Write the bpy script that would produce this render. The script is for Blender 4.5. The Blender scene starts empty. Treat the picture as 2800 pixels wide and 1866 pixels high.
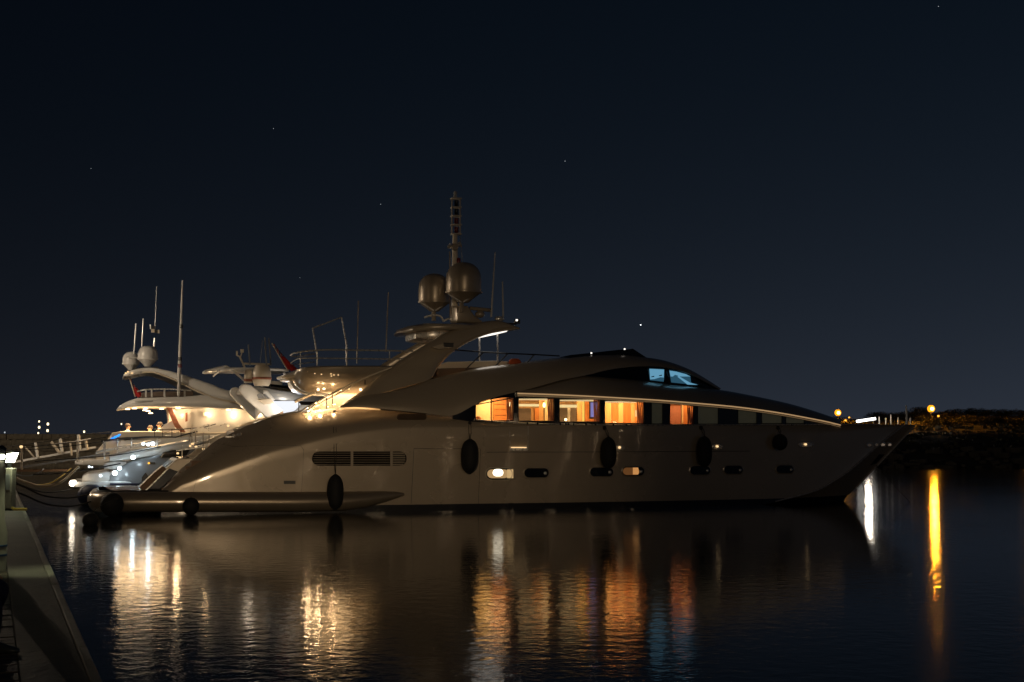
import bpy, bmesh, math, random
from mathutils import Vector, Matrix, noise
from mathutils.bvhtree import BVHTree
R = math.radians
random.seed(7)
SC = bpy.context.scene
COL = SC.collection

# ------------------------------------------------------------------ camera
FPX, CU, CV, HZ = 3889.0, 1400.0, 933.0, 1190.0
PITCH = math.atan((HZ - CV) / FPX)
EYE = Vector((0, 0, 2.8))
cam = bpy.data.objects.new('camera', bpy.data.cameras.new('camera'))
COL.objects.link(cam)
cam.location = EYE
cam.rotation_euler = (math.pi / 2 + PITCH, 0, 0)
cam.data.sensor_width = 36.0
cam.data.lens = 36.0 * FPX / 2800.0
cam.data.clip_start = 0.1
cam.data.clip_end = 20000
SC.camera = cam

# ------------------------------------------------------------------ sky (night, glow of a town to the right)
SC.render.engine = 'CYCLES'
W = bpy.data.worlds.new('World')
SC.world = W
W.use_nodes = True
nt = W.node_tree
nt.nodes.clear()
def nd(t, **kw):
    n = nt.nodes.new(t)
    for k, v in kw.items():
        setattr(n, k, v)
    return n
def wmath(op, a, b=None):
    n = nd('ShaderNodeMath', operation=op)
    for i, v in enumerate((a, b)):
        if v is None: continue
        if isinstance(v, (int, float)): n.inputs[i].default_value = v
        else: nt.links.new(v, n.inputs[i])
    return n.outputs[0]
tc = nd('ShaderNodeTexCoord')
sep = nd('ShaderNodeSeparateXYZ')
nt.links.new(tc.outputs['Generated'], sep.inputs[0])
elev = wmath('MAXIMUM', sep.outputs['Z'], 0.0)
dotp = nd('ShaderNodeVectorMath', operation='DOT_PRODUCT')
nt.links.new(tc.outputs['Generated'], dotp.inputs[0])
dotp.inputs[1].default_value = (math.sin(R(62)), math.cos(R(62)), 0)
az = wmath('POWER', wmath('MULTIPLY_ADD', dotp.outputs['Value'], 0.5), 1.0)
az.node.inputs[0].default_value = 0
n1 = wmath('MULTIPLY', dotp.outputs['Value'], 0.5)
n2 = wmath('ADD', n1, 0.5)
az = wmath('POWER', wmath('MAXIMUM', n2, 0.0), 2.6)
lowglow = wmath('EXPONENT', wmath('MULTIPLY', elev, -9.0))
midglow = wmath('EXPONENT', wmath('MULTIPLY', elev, -3.0))
def wcol(col, fac):
    n = nd('ShaderNodeVectorMath', operation='SCALE')
    n.inputs[0].default_value = col
    nt.links.new(fac, n.inputs['Scale'])
    return n.outputs[0]
def wadd(a, b):
    n = nd('ShaderNodeVectorMath', operation='ADD')
    nt.links.new(a, n.inputs[0]); nt.links.new(b, n.inputs[1])
    return n.outputs[0]
base = wcol((0.0004, 0.0009, 0.0021), wmath('ADD', elev, 1.0))
hor = wcol((0.0048, 0.0044, 0.0050), lowglow)
glow1 = wcol((0.0240, 0.0250, 0.0310), wmath('MULTIPLY', az, lowglow))
glow2 = wcol((0.0046, 0.0125, 0.0230), wmath('MULTIPLY', az, midglow))
tot = wadd(wadd(base, hor), wadd(glow1, glow2))
bg = nd('ShaderNodeBackground')
bg.inputs['Strength'].default_value = 1.0
nt.links.new(tot, bg.inputs['Color'])
out = nd('ShaderNodeOutputWorld')
nt.links.new(bg.outputs[0], out.inputs['Surface'])

vs = SC.view_settings
vs.view_transform = 'Standard'; vs.look = 'None'; vs.exposure = 0.0; vs.gamma = 1.0
vs.use_curve_mapping = False
cy = SC.cycles
cy.use_denoising = True
cy.max_bounces = 6
cy.diffuse_bounces = 3; cy.glossy_bounces = 4; cy.transmission_bounces = 4; cy.transparent_max_bounces = 12
cy.sample_clamp_indirect = 6.0
cy.sample_clamp_direct = 0.0
cy.caustics_refractive = False
cy.use_light_tree = True

# faint moonlight-like night fill from behind the camera (real shadows, very weak)
def sun(strength, az_deg, el_deg, col, ang):
    l = bpy.data.lights.new('sun', 'SUN')
    l.energy = strength; l.angle = R(ang); l.color = col
    o = bpy.data.objects.new('sun', l); COL.objects.link(o)
    d = Vector((math.sin(R(az_deg)) * math.cos(R(el_deg)), math.cos(R(az_deg)) * math.cos(R(el_deg)), math.sin(R(el_deg))))
    o.rotation_euler = (-d).to_track_quat('-Z', 'Y').to_euler()
sun(0.046, 168, 5, (1.0, 0.76, 0.52), 16.0)

# ------------------------------------------------------------------ pixel -> place
RIGHT = Vector((1, 0, 0)); FWD = Vector((0, math.cos(PITCH), math.sin(PITCH))); UP = Vector((0, -math.sin(PITCH), math.cos(PITCH)))
def ray(u, v):
    return RIGHT * ((u - CU) / FPX) + UP * ((CV - v) / FPX) + FWD
def at_z(u, v, z):
    d = ray(u, v); return EYE + d * ((z - EYE.z) / d.z)
def at_y(u, v, y):
    d = ray(u, v); return EYE + d * ((y - EYE.y) / d.y)
HEAD = R(16.0)
class Frame:
    def __init__(s, o, a):
        s.o = Vector(o); s.m = Matrix.Translation(s.o) @ Matrix.Rotation(a, 4, 'Z'); s.i = s.m.inverted(); s.a = a
        s.cam = s.i @ EYE
    def dirl(s, u, v):
        return s.i.to_3x3() @ ray(u, v)
    def L(s, u, v, y):
        d = s.dirl(u, v); return s.cam + d * ((y - s.cam.y) / d.y)
    def w(s, p): return s.m @ Vector(p)

def lerp(a, b, t): return a + (b - a) * t
def interp(pts, x):
    if x <= pts[0][0]: return pts[0][1]
    for (a, b), (c, d) in zip(pts, pts[1:]):
        if x <= c: return b + (d - b) * (x - a) / (c - a)
    return pts[-1][1]
def smooth(pts, n=6):
    """Catmull-Rom through a list of Vectors / tuples"""
    P = [Vector(p) for p in pts]
    if len(P) < 3: return P
    outp = []
    for i in range(len(P) - 1):
        p0 = P[i - 1] if i else P[0] * 2 - P[1]
        p1, p2 = P[i], P[i + 1]
        p3 = P[i + 2] if i + 2 < len(P) else P[-1] * 2 - P[-2]
        for k in range(n):
            t = k / n
            outp.append(0.5 * ((2 * p1) + (p2 - p0) * t + (2 * p0 - 5 * p1 + 4 * p2 - p3) * t * t + (3 * p1 - p0 - 3 * p2 + p3) * t ** 3))
    outp.append(P[-1])
    return outp

# ------------------------------------------------------------------ mesh helpers
class MB:
    def __init__(s): s.v = []; s.f = []
    def add(s, vs, fs):
        b = len(s.v); s.v += [tuple(p) for p in vs]; s.f += [tuple(b + i for i in f) for f in fs]; return s
    def box(s, c, d, rot=None):
        c = Vector(c); hx, hy, hz = d[0] / 2, d[1] / 2, d[2] / 2
        P = [Vector((x, y, z)) for x in (-hx, hx) for y in (-hy, hy) for z in (-hz, hz)]
        if rot is not None: P = [rot @ p for p in P]
        return s.add([c + p for p in P], [(0, 1, 3, 2), (4, 6, 7, 5), (0, 4, 5, 1), (2, 3, 7, 6), (0, 2, 6, 4), (1, 5, 7, 3)])
    def tube(s, pts, r, n=8, cap=True):
        P = [Vector(p) for p in pts]; rs = r if isinstance(r, (list, tuple)) else [r] * len(P)
        rings = []; prev = None
        for i, p in enumerate(P):
            t = (P[min(i + 1, len(P) - 1)] - P[max(i - 1, 0)])
            if t.length < 1e-9: t = Vector((0, 0, 1))
            t.normalize()
            a = prev if prev is not None else (Vector((0, 0, 1)) if abs(t.z) < 0.9 else Vector((0, 1, 0)))
            x = (a - t * a.dot(t))
            if x.length < 1e-6: x = t.orthogonal()
            x.normalize(); prev = x; y = t.cross(x)
            rings.append([p + (x * math.cos(2 * math.pi * k / n) + y * math.sin(2 * math.pi * k / n)) * rs[i] for k in range(n)])
        return s.loft(rings, cap)
    def loft(s, rings, cap=True, closed=True):
        n = len(rings[0]); vs = [p for r in rings for p in r]; fs = []
        for i in range(len(rings) - 1):
            for k in range(n if closed else n - 1):
                a = i * n + k; b = i * n + (k + 1) % n
                fs.append((a, b, b + n, a + n))
        if cap and closed:
            fs.append(tuple(range(n - 1, -1, -1))); fs.append(tuple((len(rings) - 1) * n + k for k in range(n)))
        return s.add(vs, fs)
    def lathe(s, c, prof, n=24, axis=None):
        c = Vector(c); rings = []
        q = axis.to_track_quat('Z', 'Y').to_matrix() if axis is not None else Matrix.Identity(3)
        for r, z in prof:
            rings.append([c + q @ Vector((r * math.cos(2 * math.pi * k / n), r * math.sin(2 * math.pi * k / n), z)) for k in range(n)])
        return s.loft(rings, True)
    def prism(s, pts, d):
        """closed outline extruded by vector d"""
        P = [Vector(p) for p in pts]; n = len(P); d = Vector(d)
        return s.add(P + [p + d for p in P], [tuple(range(n)), tuple(range(2 * n - 1, n - 1, -1))] + [(k, k + n, (k + 1) % n + n, (k + 1) % n) for k in range(n)])
    def sphere(s, c, r, n=14, sc=(1, 1, 1)):
        m = n // 2
        c = Vector(c); rings = []
        for i in range(1, m):
            a = math.pi * i / m
            rings.append([c + Vector((r * sc[0] * math.sin(a) * math.cos(2 * math.pi * k / n), r * sc[1] * math.sin(a) * math.sin(2 * math.pi * k / n), -r * sc[2] * math.cos(a))) for k in range(n)])
        return s.loft(rings, True)
    def build(s, name, mat, parent=None, sharp=35, bevel=0):
        me = bpy.data.meshes.new(name)
        me.from_pydata(s.v, [], s.f)
        bm = bmesh.new(); bm.from_mesh(me)
        bmesh.ops.recalc_face_normals(bm, faces=bm.faces)
        bm.to_mesh(me); bm.free()
        for p in me.polygons: p.use_smooth = True
        me.set_sharp_from_angle(angle=R(sharp))
        me.materials.append(mat)
        o = bpy.data.objects.new(name, me); COL.objects.link(o)
        if parent is not None: o.parent = parent
        if bevel:
            b = o.modifiers.new('bevel', 'BEVEL'); b.width = bevel; b.segments = 3; b.limit_method = 'ANGLE'; b.angle_limit = R(40)
        return o

def tag(o, label=None, cat=None, group=None, kind=None):
    if label: o['label'] = label
    if cat: o['category'] = cat
    if group: o['group'] = group
    if kind: o['kind'] = kind
    return o
def empty(name, loc, rz=0, label=None, cat=None, group=None):
    o = bpy.data.objects.new(name, None); COL.objects.link(o)
    o.location = loc; o.rotation_euler = (0, 0, rz); o.empty_display_size = 0.3
    return tag(o, label, cat, group)

# ------------------------------------------------------------------ materials
def mat(name, col, rough=0.4, metal=0.0, coat=0.0, var=0.0, vscale=3.0, bump=0.0, bscale=20.0, emit=None, estr=0.0, rvar=0.0, spec=0.5, stretch=(1, 1, 1)):
    m = bpy.data.materials.new(name); m.use_nodes = True
    t = m.node_tree; b = t.nodes['Principled BSDF']
    b.inputs['Base Color'].default_value = (*col, 1)
    b.inputs['Roughness'].default_value = rough; b.inputs['Metallic'].default_value = metal
    b.inputs['Coat Weight'].default_value = coat; b.inputs['Coat Roughness'].default_value = 0.04
    b.inputs['Specular IOR Level'].default_value = spec
    if emit:
        b.inputs['Emission Color'].default_value = (*emit, 1); b.inputs['Emission Strength'].default_value = estr
    if var or bump or rvar:
        tcn = t.nodes.new('ShaderNodeTexCoord'); mp = t.nodes.new('ShaderNodeMapping'); mp.inputs['Scale'].default_value = stretch
        t.links.new(tcn.outputs['Object'], mp.inputs[0])
        if var or rvar:
            nz = t.nodes.new('ShaderNodeTexNoise'); nz.inputs['Scale'].default_value = vscale; nz.inputs['Detail'].default_value = 5
            t.links.new(mp.outputs[0], nz.inputs['Vector'])
        if var:
            r = t.nodes.new('ShaderNodeMapRange'); r.inputs['From Min'].default_value = 0.25; r.inputs['From Max'].default_value = 0.75
            r.inputs['To Min'].default_value = 1 - var; r.inputs['To Max'].default_value = 1 + var
            t.links.new(nz.outputs['Fac'], r.inputs['Value'])
            s = t.nodes.new('ShaderNodeVectorMath'); s.operation = 'SCALE'; s.inputs[0].default_value = col
            t.links.new(r.outputs[0], s.inputs['Scale']); t.links.new(s.outputs[0], b.inputs['Base Color'])
        if rvar:
            r2 = t.nodes.new('ShaderNodeMapRange'); r2.inputs['To Min'].default_value = max(0.02, rough - rvar); r2.inputs['To Max'].default_value = rough + rvar
            t.links.new(nz.outputs['Fac'], r2.inputs['Value']); t.links.new(r2.outputs[0], b.inputs['Roughness'])
        if bump:
            n2 = t.nodes.new('ShaderNodeTexNoise'); n2.inputs['Scale'].default_value = bscale; n2.inputs['Detail'].default_value = 6
            t.links.new(mp.outputs[0], n2.inputs['Vector'])
            bp = t.nodes.new('ShaderNodeBump'); bp.inputs['Strength'].default_value = bump; bp.inputs['Distance'].default_value = 0.05
            t.links.new(n2.outputs['Fac'], bp.inputs['Height']); t.links.new(bp.outputs[0], b.inputs['Normal'])
    return m
def lamp_mat(name, col, s):
    m = bpy.data.materials.new(name); m.use_nodes = True
    t = m.node_tree; t.nodes.clear()
    e = t.nodes.new('ShaderNodeEmission'); e.inputs[0].default_value = (*col, 1); e.inputs[1].default_value = s
    o = t.nodes.new('ShaderNodeOutputMaterial'); t.links.new(e.outputs[0], o.inputs[0])
    return m
def glass_mat(name, tint, refl=0.12):
    m = bpy.data.materials.new(name); m.use_nodes = True
    t = m.node_tree; t.nodes.clear()
    tr = t.nodes.new('ShaderNodeBsdfTransparent'); tr.inputs[0].default_value = (*tint, 1)
    g = t.nodes.new('ShaderNodeBsdfGlossy'); g.inputs['Roughness'].default_value = 0.02
    fr = t.nodes.new('ShaderNodeFresnel'); fr.inputs['IOR'].default_value = 1.45
    mx = t.nodes.new('ShaderNodeMixShader'); o = t.nodes.new('ShaderNodeOutputMaterial')
    t.links.new(fr.outputs[0], mx.inputs[0]); t.links.new(tr.outputs[0], mx.inputs[1]); t.links.new(g.outputs[0], mx.inputs[2]); t.links.new(mx.outputs[0], o.inputs[0])
    return m

def hull_paint():
    m = mat('silver_beige_paint', (0.45, 0.37, 0.275), 0.27, 0.25, 1.0, var=0.05, vscale=0.35, rvar=0.04)
    t = m.node_tree; b = t.nodes['Principled BSDF']
    lk = b.inputs['Base Color'].links[0]; src = lk.from_socket
    geo = t.nodes.new('ShaderNodeNewGeometry'); sp = t.nodes.new('ShaderNodeSeparateXYZ'); t.links.new(geo.outputs['Position'], sp.inputs[0])
    lt = t.nodes.new('ShaderNodeMath'); lt.operation = 'LESS_THAN'; lt.inputs[1].default_value = 0.24; t.links.new(sp.outputs['Z'], lt.inputs[0])
    mx = t.nodes.new('ShaderNodeMix'); mx.data_type = 'RGBA'
    t.links.new(lt.outputs[0], mx.inputs['Factor']); t.links.new(src, mx.inputs['A']); mx.inputs['B'].default_value = (0.012, 0.012, 0.014, 1)
    t.links.new(mx.outputs['Result'], b.inputs['Base Color'])
    # very slight fairing waviness in the paint
    nz = t.nodes.new('ShaderNodeTexNoise'); nz.inputs['Scale'].default_value = 0.9; nz.inputs['Detail'].default_value = 1
    tcn = t.nodes.new('ShaderNodeTexCoord'); t.links.new(tcn.outputs['Object'], nz.inputs['Vector'])
    bp = t.nodes.new('ShaderNodeBump'); bp.inputs['Strength'].default_value = 0.07; bp.inputs['Distance'].default_value = 0.05
    t.links.new(nz.outputs['Fac'], bp.inputs['Height']); t.links.new(bp.outputs[0], b.inputs['Normal'])
    n3 = t.nodes.new('ShaderNodeTexNoise'); n3.inputs['Scale'].default_value = 2.6; n3.inputs['Detail'].default_value = 1.5
    t.links.new(tcn.outputs['Object'], n3.inputs['Vector'])
    b3 = t.nodes.new('ShaderNodeBump'); b3.inputs['Strength'].default_value = 0.03; b3.inputs['Distance'].default_value = 0.03
    t.links.new(n3.outputs['Fac'], b3.inputs['Height']); t.links.new(bp.outputs[0], b3.inputs['Normal']); t.links.new(b3.outputs[0], b.inputs['Coat Normal'])
    return m
M = dict(
    hull=hull_paint(),
    paint=mat('beige_superstructure_paint', (0.40, 0.335, 0.255), 0.30, 0.2, 0.8, var=0.05, vscale=0.6, rvar=0.04),
    tube=mat('platform_tube_paint', (0.34, 0.28, 0.21), 0.30, 0.55, 0.4, var=0.05),
    mast=mat('pale_mast_paint', (0.74, 0.66, 0.55), 0.4, var=0.05),
    post=mat('weathered_grey_post', (0.30, 0.28, 0.24), 0.5, var=0.15, vscale=4),
    dome=mat('bronze_grey_dome_paint', (0.40, 0.33, 0.25), 0.34, 0.35, 0.25, var=0.06),
    white=mat('white_gelcoat', (0.72, 0.71, 0.68), 0.28, 0.0, 0.5, var=0.04, vscale=1.0),
    cream=mat('cream_gelcoat', (0.66, 0.58, 0.46), 0.35, 0.0, 0.3, var=0.04),
    grey=mat('grey_gelcoat', (0.25, 0.26, 0.27), 0.3, 0.0, 0.5, var=0.05),
    vent=mat('dark_vent_duct', (0.014, 0.012, 0.010), 0.9, spec=.1),
    dark=mat('dark_trim', (0.012, 0.012, 0.013), 0.35),
    black_glass=mat('black_glass', (0.006, 0.006, 0.007), 0.06, 0.0, 0.4),
    blind=mat('blind_behind_glass', (0.30, 0.30, 0.22), 0.35, 0.0, 0.5, var=0.1, emit=(.9, .9, .6), estr=.010),  # faint emission stands for cabin light behind the blinds
    steel=mat('polished_steel', (0.74, 0.71, 0.67), 0.28, 0.55, rvar=0.06, vscale=8),
    chrome=mat('chrome', (0.85, 0.84, 0.82), 0.08, 1.0),
    rubber=mat('black_fender_cover', (0.010, 0.010, 0.011), 0.75, bump=0.15, bscale=60),
    rope=mat('pale_rope', (0.55, 0.45, 0.31), 0.85, bump=0.4, bscale=90, var=0.2, vscale=30),
    dark_rope=mat('dark_rope', (0.03, 0.028, 0.026), 0.85, bump=0.4, bscale=90),
    teak=mat('teak', (0.24, 0.135, 0.07), 0.55, var=0.15, vscale=3, stretch=(1, 6, 6)),
    wood=mat('cherry_wood', (0.55, 0.20, 0.055), 0.35, var=0.22, vscale=3, stretch=(8, 8, 0.6)),
    light_wood=mat('light_wood', (0.72, 0.42, 0.17), 0.4, var=0.12, vscale=3, stretch=(8, 8, 0.6)),
    cream_wall=mat('cream_wall_lining', (0.80, 0.62, 0.34), 0.6, var=0.04),
    curtain=mat('rust_curtain', (0.32, 0.12, 0.07), 0.8, var=0.2, vscale=10),
    brown=mat('brown_upholstery', (0.10, 0.07, 0.05), 0.7, var=0.2),
    smoke=mat('smoked_windscreen', (0.008, 0.009, 0.012), 0.08),
    red=mat('red_cloth', (0.45, 0.025, 0.02), 0.8, var=0.2, vscale=4),
    navy=mat('navy_cover', (0.012, 0.018, 0.055), 0.6, var=0.2),
    redlens=mat('red_lens', (0.16, 0.008, 0.012), 0.25),
    concrete=mat('quay_concrete', (0.15, 0.14, 0.115), 0.78, var=0.25, vscale=1.3, bump=0.35, bscale=14, rvar=0.12),
    coping=mat('quay_edge_coping', (0.23, 0.215, 0.18), 0.7, var=0.2, vscale=2.0, bump=0.3, bscale=18),
    paver=mat('brick_paver', (0.12, 0.095, 0.07), 0.75, var=0.3, vscale=5.0, bump=0.35, bscale=30),
    paver2=mat('brick_paver_pale', (0.145, 0.115, 0.085), 0.75, var=0.3, vscale=5.0, bump=0.35, bscale=30),
    stone=mat('harbour_wall_stone', (0.25, 0.22, 0.17), 0.9, var=0.35, vscale=1.5, bump=0.6, bscale=6),
    mortar=mat('wall_core', (0.10, 0.09, 0.075), 0.95, var=0.2),
    soil=mat('hillside_soil', (0.040, 0.033, 0.022), 0.95, var=0.45, vscale=0.3, bump=0.6, bscale=1.5),
    road=mat('shore_road', (0.14, 0.12, 0.09), 0.9, var=0.2),
    rock=mat('shore_rock', (0.075, 0.066, 0.052), 0.9, var=0.4, vscale=0.8, bump=0.6, bscale=3),
    leaf=mat('bush_leaf', (0.062, 0.054, 0.026), 0.6, var=0.45, vscale=0.8),
    leaf2=mat('dark_bush_leaf', (0.040, 0.040, 0.018), 0.6, var=0.45, vscale=0.8),
    bark=mat('bark', (0.09, 0.065, 0.04), 0.9, var=0.3),
    skin=mat('skin', (0.50, 0.28, 0.18), 0.5),
    hair=mat('brown_hair', (0.045, 0.025, 0.014), 0.55),
    shirt=mat('white_shirt', (0.7, 0.66, 0.58), 0.8),
    denim=mat('dark_blue_trousers', (0.016, 0.022, 0.055), 0.8, var=0.2, vscale=20, bump=0.2, bscale=40),
    shoe=mat('grey_leather_shoe', (0.07, 0.08, 0.075), 0.28, coat=0.3, var=0.2),
    bluepaint=mat('blue_band', (0.03, 0.07, 0.16), 0.5),
    yellow=mat('yellow_plug', (0.40, 0.28, 0.03), 0.6),
    warm_lamp=lamp_mat('warm_lamp', (1.0, 0.70, 0.38), 5.0),
    warm_soft=lamp_mat('warm_soft', (1.0, 0.66, 0.32), 1.3),
    cove=lamp_mat('cove_light', (1.0, 0.70, 0.36), 0.85),
    white_lamp=lamp_mat('white_lamp', (0.80, 0.93, 1.0), 4.0),
    white_soft=lamp_mat('white_panel_light', (1.0, 0.92, 0.82), 1.6),
    cyan=lamp_mat('wheelhouse_screen_glow', (0.16, 0.42, 0.62), 0.75),
    cyan_dim=lamp_mat('wheelhouse_dim_glow', (0.05, 0.17, 0.27), 0.45),
    tv=lamp_mat('television_picture', (0.30, 0.26, 0.62), 0.85),
    blue_led=lamp_mat('blue_led', (0.02, 0.25, 1.0), 2.2),
    sodium=lamp_mat('sodium_halo', (1.0, 0.36, 0.012), 1.7),
    bulb=lamp_mat('sodium_bulb', (1.0, 0.66, 0.16), 14.0),
    star=lamp_mat('star_light', (0.85, 0.92, 1.0), 0.55),
    star_b=lamp_mat('bright_star_light', (0.9, 0.95, 1.0), 3.5),
    far_lamp=lamp_mat('far_harbour_lamp', (1.0, 0.82, 0.5), 2.6),
    amber=lamp_mat('amber_lamp', (1.0, 0.45, 0.05), 2.0),
    green_lamp=lamp_mat('pedestal_lamp', (0.95, 1.0, 0.72), 14.0),
    glass=glass_mat('clear_glass', (0.93, 0.95, 0.93)),
)
def point(name, loc, power, col, r=0.05, parent=None):
    l = bpy.data.lights.new(name, 'POINT'); l.energy = power; l.color = col; l.shadow_soft_size = r
    o = bpy.data.objects.new(name, l); COL.objects.link(o); o.location = loc
    if parent is not None: o.parent = parent
    return o
WARM = (1.0, 0.66, 0.34); COOL = (0.72, 0.90, 1.0)

# ------------------------------------------------------------------ water
def water_material():
    m = bpy.data.materials.new('harbour_water'); m.use_nodes = True
    t = m.node_tree; b = t.nodes['Principled BSDF']
    b.inputs['Base Color'].default_value = (0.0025, 0.004, 0.006, 1)
    b.inputs['Roughness'].default_value = 0.078; b.inputs['IOR'].default_value = 1.333
    b.inputs['Specular IOR Level'].default_value = 0.5
    g = t.nodes.new('ShaderNodeNewGeometry')
    mp = t.nodes.new('ShaderNodeMapping'); mp.inputs['Scale'].default_value = (0.8, 0.75, 1.0); t.links.new(g.outputs['Position'], mp.inputs[0])
    n1 = t.nodes.new('ShaderNodeTexNoise'); n1.inputs['Scale'].default_value = 4.2; n1.inputs['Detail'].default_value = 3; n1.inputs['Roughness'].default_value = 0.55
    n2 = t.nodes.new('ShaderNodeTexNoise'); n2.inputs['Scale'].default_value = 0.22; n2.inputs['Detail'].default_value = 2
    t.links.new(mp.outputs[0], n1.inputs['Vector']); t.links.new(mp.outputs[0], n2.inputs['Vector'])
    # ripples are a little stronger in patches
    pr = t.nodes.new('ShaderNodeMapRange'); pr.inputs['From Min'].default_value = 0.3; pr.inputs['From Max'].default_value = 0.7
    pr.inputs['To Min'].default_value = 0.45; pr.inputs['To Max'].default_value = 1.0
    t.links.new(n2.outputs['Fac'], pr.inputs['Value'])
    ml = t.nodes.new('ShaderNodeMath'); ml.operation = 'MULTIPLY'
    t.links.new(n1.outputs['Fac'], ml.inputs[0]); t.links.new(pr.outputs[0], ml.inputs[1])
    bp = t.nodes.new('ShaderNodeBump'); bp.inputs['Strength'].default_value = 0.6; bp.inputs['Distance'].default_value = 0.0165
    t.links.new(ml.outputs[0], bp.inputs['Height']); t.links.new(bp.outputs[0], b.inputs['Normal'])
    return m
mb = MB(); mb.add([(-6000, -400, 0), (6000, -400, 0), (6000, 9000, 0), (-6000, 9000, 0)], [(0, 1, 2, 3)])
tag(mb.build('water', water_material()), 'dark harbour water rippled with reflected lights', kind='structure')

# ------------------------------------------------------------------ quay (runs from behind the camera away to the left)
QZ = 1.2
QD = Vector((-1420 / FPX, 1.0, 0)).normalized()
QN = Vector((QD.y, -QD.x, 0))                       # towards the water
Q0 = Vector((0.76, 0, 0))
def qp(t, s, z=QZ): return Vector((*(Q0 + QD * t + QN * s).xy, z))     # t along the edge, s across (+ = water)
mb = MB()
CW = 0.50                                            # width of smooth edge strip
mb.prism([qp(-60, -CW - 0.012, -3), qp(140, -CW - 0.012, -3), qp(140, -30, -3), qp(-60, -30, -3)], (0, 0, 3 + QZ - 0.06))
quay = tag(mb.build('quay', M['concrete']), 'concrete quay with a paved walkway and a smooth edge strip', kind='structure')
mb = MB()
mb.prism([qp(-60, -0.075, -3), qp(140, -0.075, -3), qp(140, -CW, -3), qp(-60, -CW, -3)], (0, 0, 3 + QZ))
mb.build('edge_strip', M['concrete'], quay, bevel=0.01)
t = 2.0
k = 0
while t < 72:
    mb = MB(); l = 2.4
    w = random.uniform(0.0, 0.006)
    mb.prism([qp(t + .008, 0.0 + w, QZ - .5), qp(t + l - .008, 0.0 + w, QZ - .5), qp(t + l - .008, -0.073, QZ - .5), qp(t + .008, -0.073, QZ - .5)], (0, 0, 0.5 + random.uniform(0.002, 0.010)))
    mb.build('coping_stone', M['coping'], quay, bevel=0.012)
    t += l
# brick pavers beside the edge strip, each its own piece; rows run across the walkway
pv = {}
for row in range(62):
    t0 = 8.2 + row * 0.1635
    for c in range(4):
        s0 = -CW - 0.005 - c * 0.322
        key = random.randrange(4)
        if key not in pv:
            b = MB(); b.box((0, 0, 0.03), (0.318, 0.158, 0.06)); ob = b.build('paver', M['paver' if key % 2 else 'paver2'], quay, bevel=0.006); pv[key] = ob; first = True
        else:
            ob = pv[key].copy(); COL.objects.link(ob)
        p = qp(t0, s0 - 0.16, QZ - 0.062 + random.uniform(-.004, .004))
        ob.location = p; ob.rotation_euler = (random.uniform(-.008, .008), random.uniform(-.008, .008), math.atan2(QN.y, QN.x) + random.uniform(-.006, .006))
        ob.parent = quay
mb = MB()
mb.prism([qp(-60, -CW - 0.02 - 1.47, QZ - .06), qp(8.0, -CW - 0.02 - 1.47, QZ - .06), qp(8.0, -29.9, QZ - .06), qp(-60, -29.9, QZ - .06)], (0, 0, .055))
mb.prism([qp(8.004, -CW - 0.02 - 1.47, QZ - .06), qp(139.9, -CW - 0.02 - 1.47, QZ - .06), qp(139.9, -29.9, QZ - .06), qp(8.004, -29.9, QZ - .06)], (0, 0, .055))
mb.prism([qp(18.45, -CW - 0.02, QZ - .06), qp(139.9, -CW - 0.02, QZ - .06), qp(139.9, -CW - 1.485, QZ - .06), qp(18.45, -CW - 1.485, QZ - .06)], (0, 0, .055))
mb.prism([qp(-60, -CW - 0.02, QZ - .06), qp(8.05, -CW - 0.02, QZ - .06), qp(8.05, -CW - 1.485, QZ - .06), qp(-60, -CW - 1.485, QZ - .06)], (0, 0, .055))
mb.build('walkway_paving', M['paver'], quay)

# unseen lamp posts added on the quay to light the yachts and harbour wall
def added_lamp_post(loc, h, power, col, label, look):
    e = empty('added_lamp_post', loc, 0, label, 'lamp post', 'added lamp posts along the quay')
    b = MB(); b.lathe((0, 0, 0), [(0.16, 0), (0.16, 0.06), (0.09, 0.12), (0.075, h * .5), (0.05, h)], 16); b.build('post', M['dark'], e)
    d = (Vector(look) - Vector(loc)); d.z = 0; d.normalize()
    tip = Vector((0, 0, h)) + d * 0.9 + Vector((0, 0, 0.15))
    b = MB(); b.tube([(0, 0, h - .05), Vector((0, 0, h + .1)) + d * .3, tip], 0.035, 8); b.build('arm', M['dark'], e)
    b = MB(); b.sphere(tip + d * .1 - Vector((0, 0, .10)), 0.20, 14, (1, 1, .6)); b.build('lamp_head', lamp_mat('added_quay_lamp_glow', col, power / 60.0), e)
    point('lamp_light', tip + d * .1 - Vector((0, 0, .36)), power, col, 0.12, e)
added_lamp_post(qp(40, -9.0), 7.0, 260, (1.0, 0.72, 0.43), 'unseen tall quay lamp post added beyond the gangways, left of the view', (-8, 50, 0))
added_lamp_post(qp(66, -5.0), 8.0, 2400, (1.0, 0.80, 0.58), 'unseen tallest quay lamp post, added to light the farthest yacht', (-8, 80, 0))
added_lamp_post(qp(98, -6.0), 7.0, 1900, (1.0, 0.78, 0.52), 'unseen quay lamp post added at the far end to light the harbour wall', (-20, 118, 0))
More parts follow.
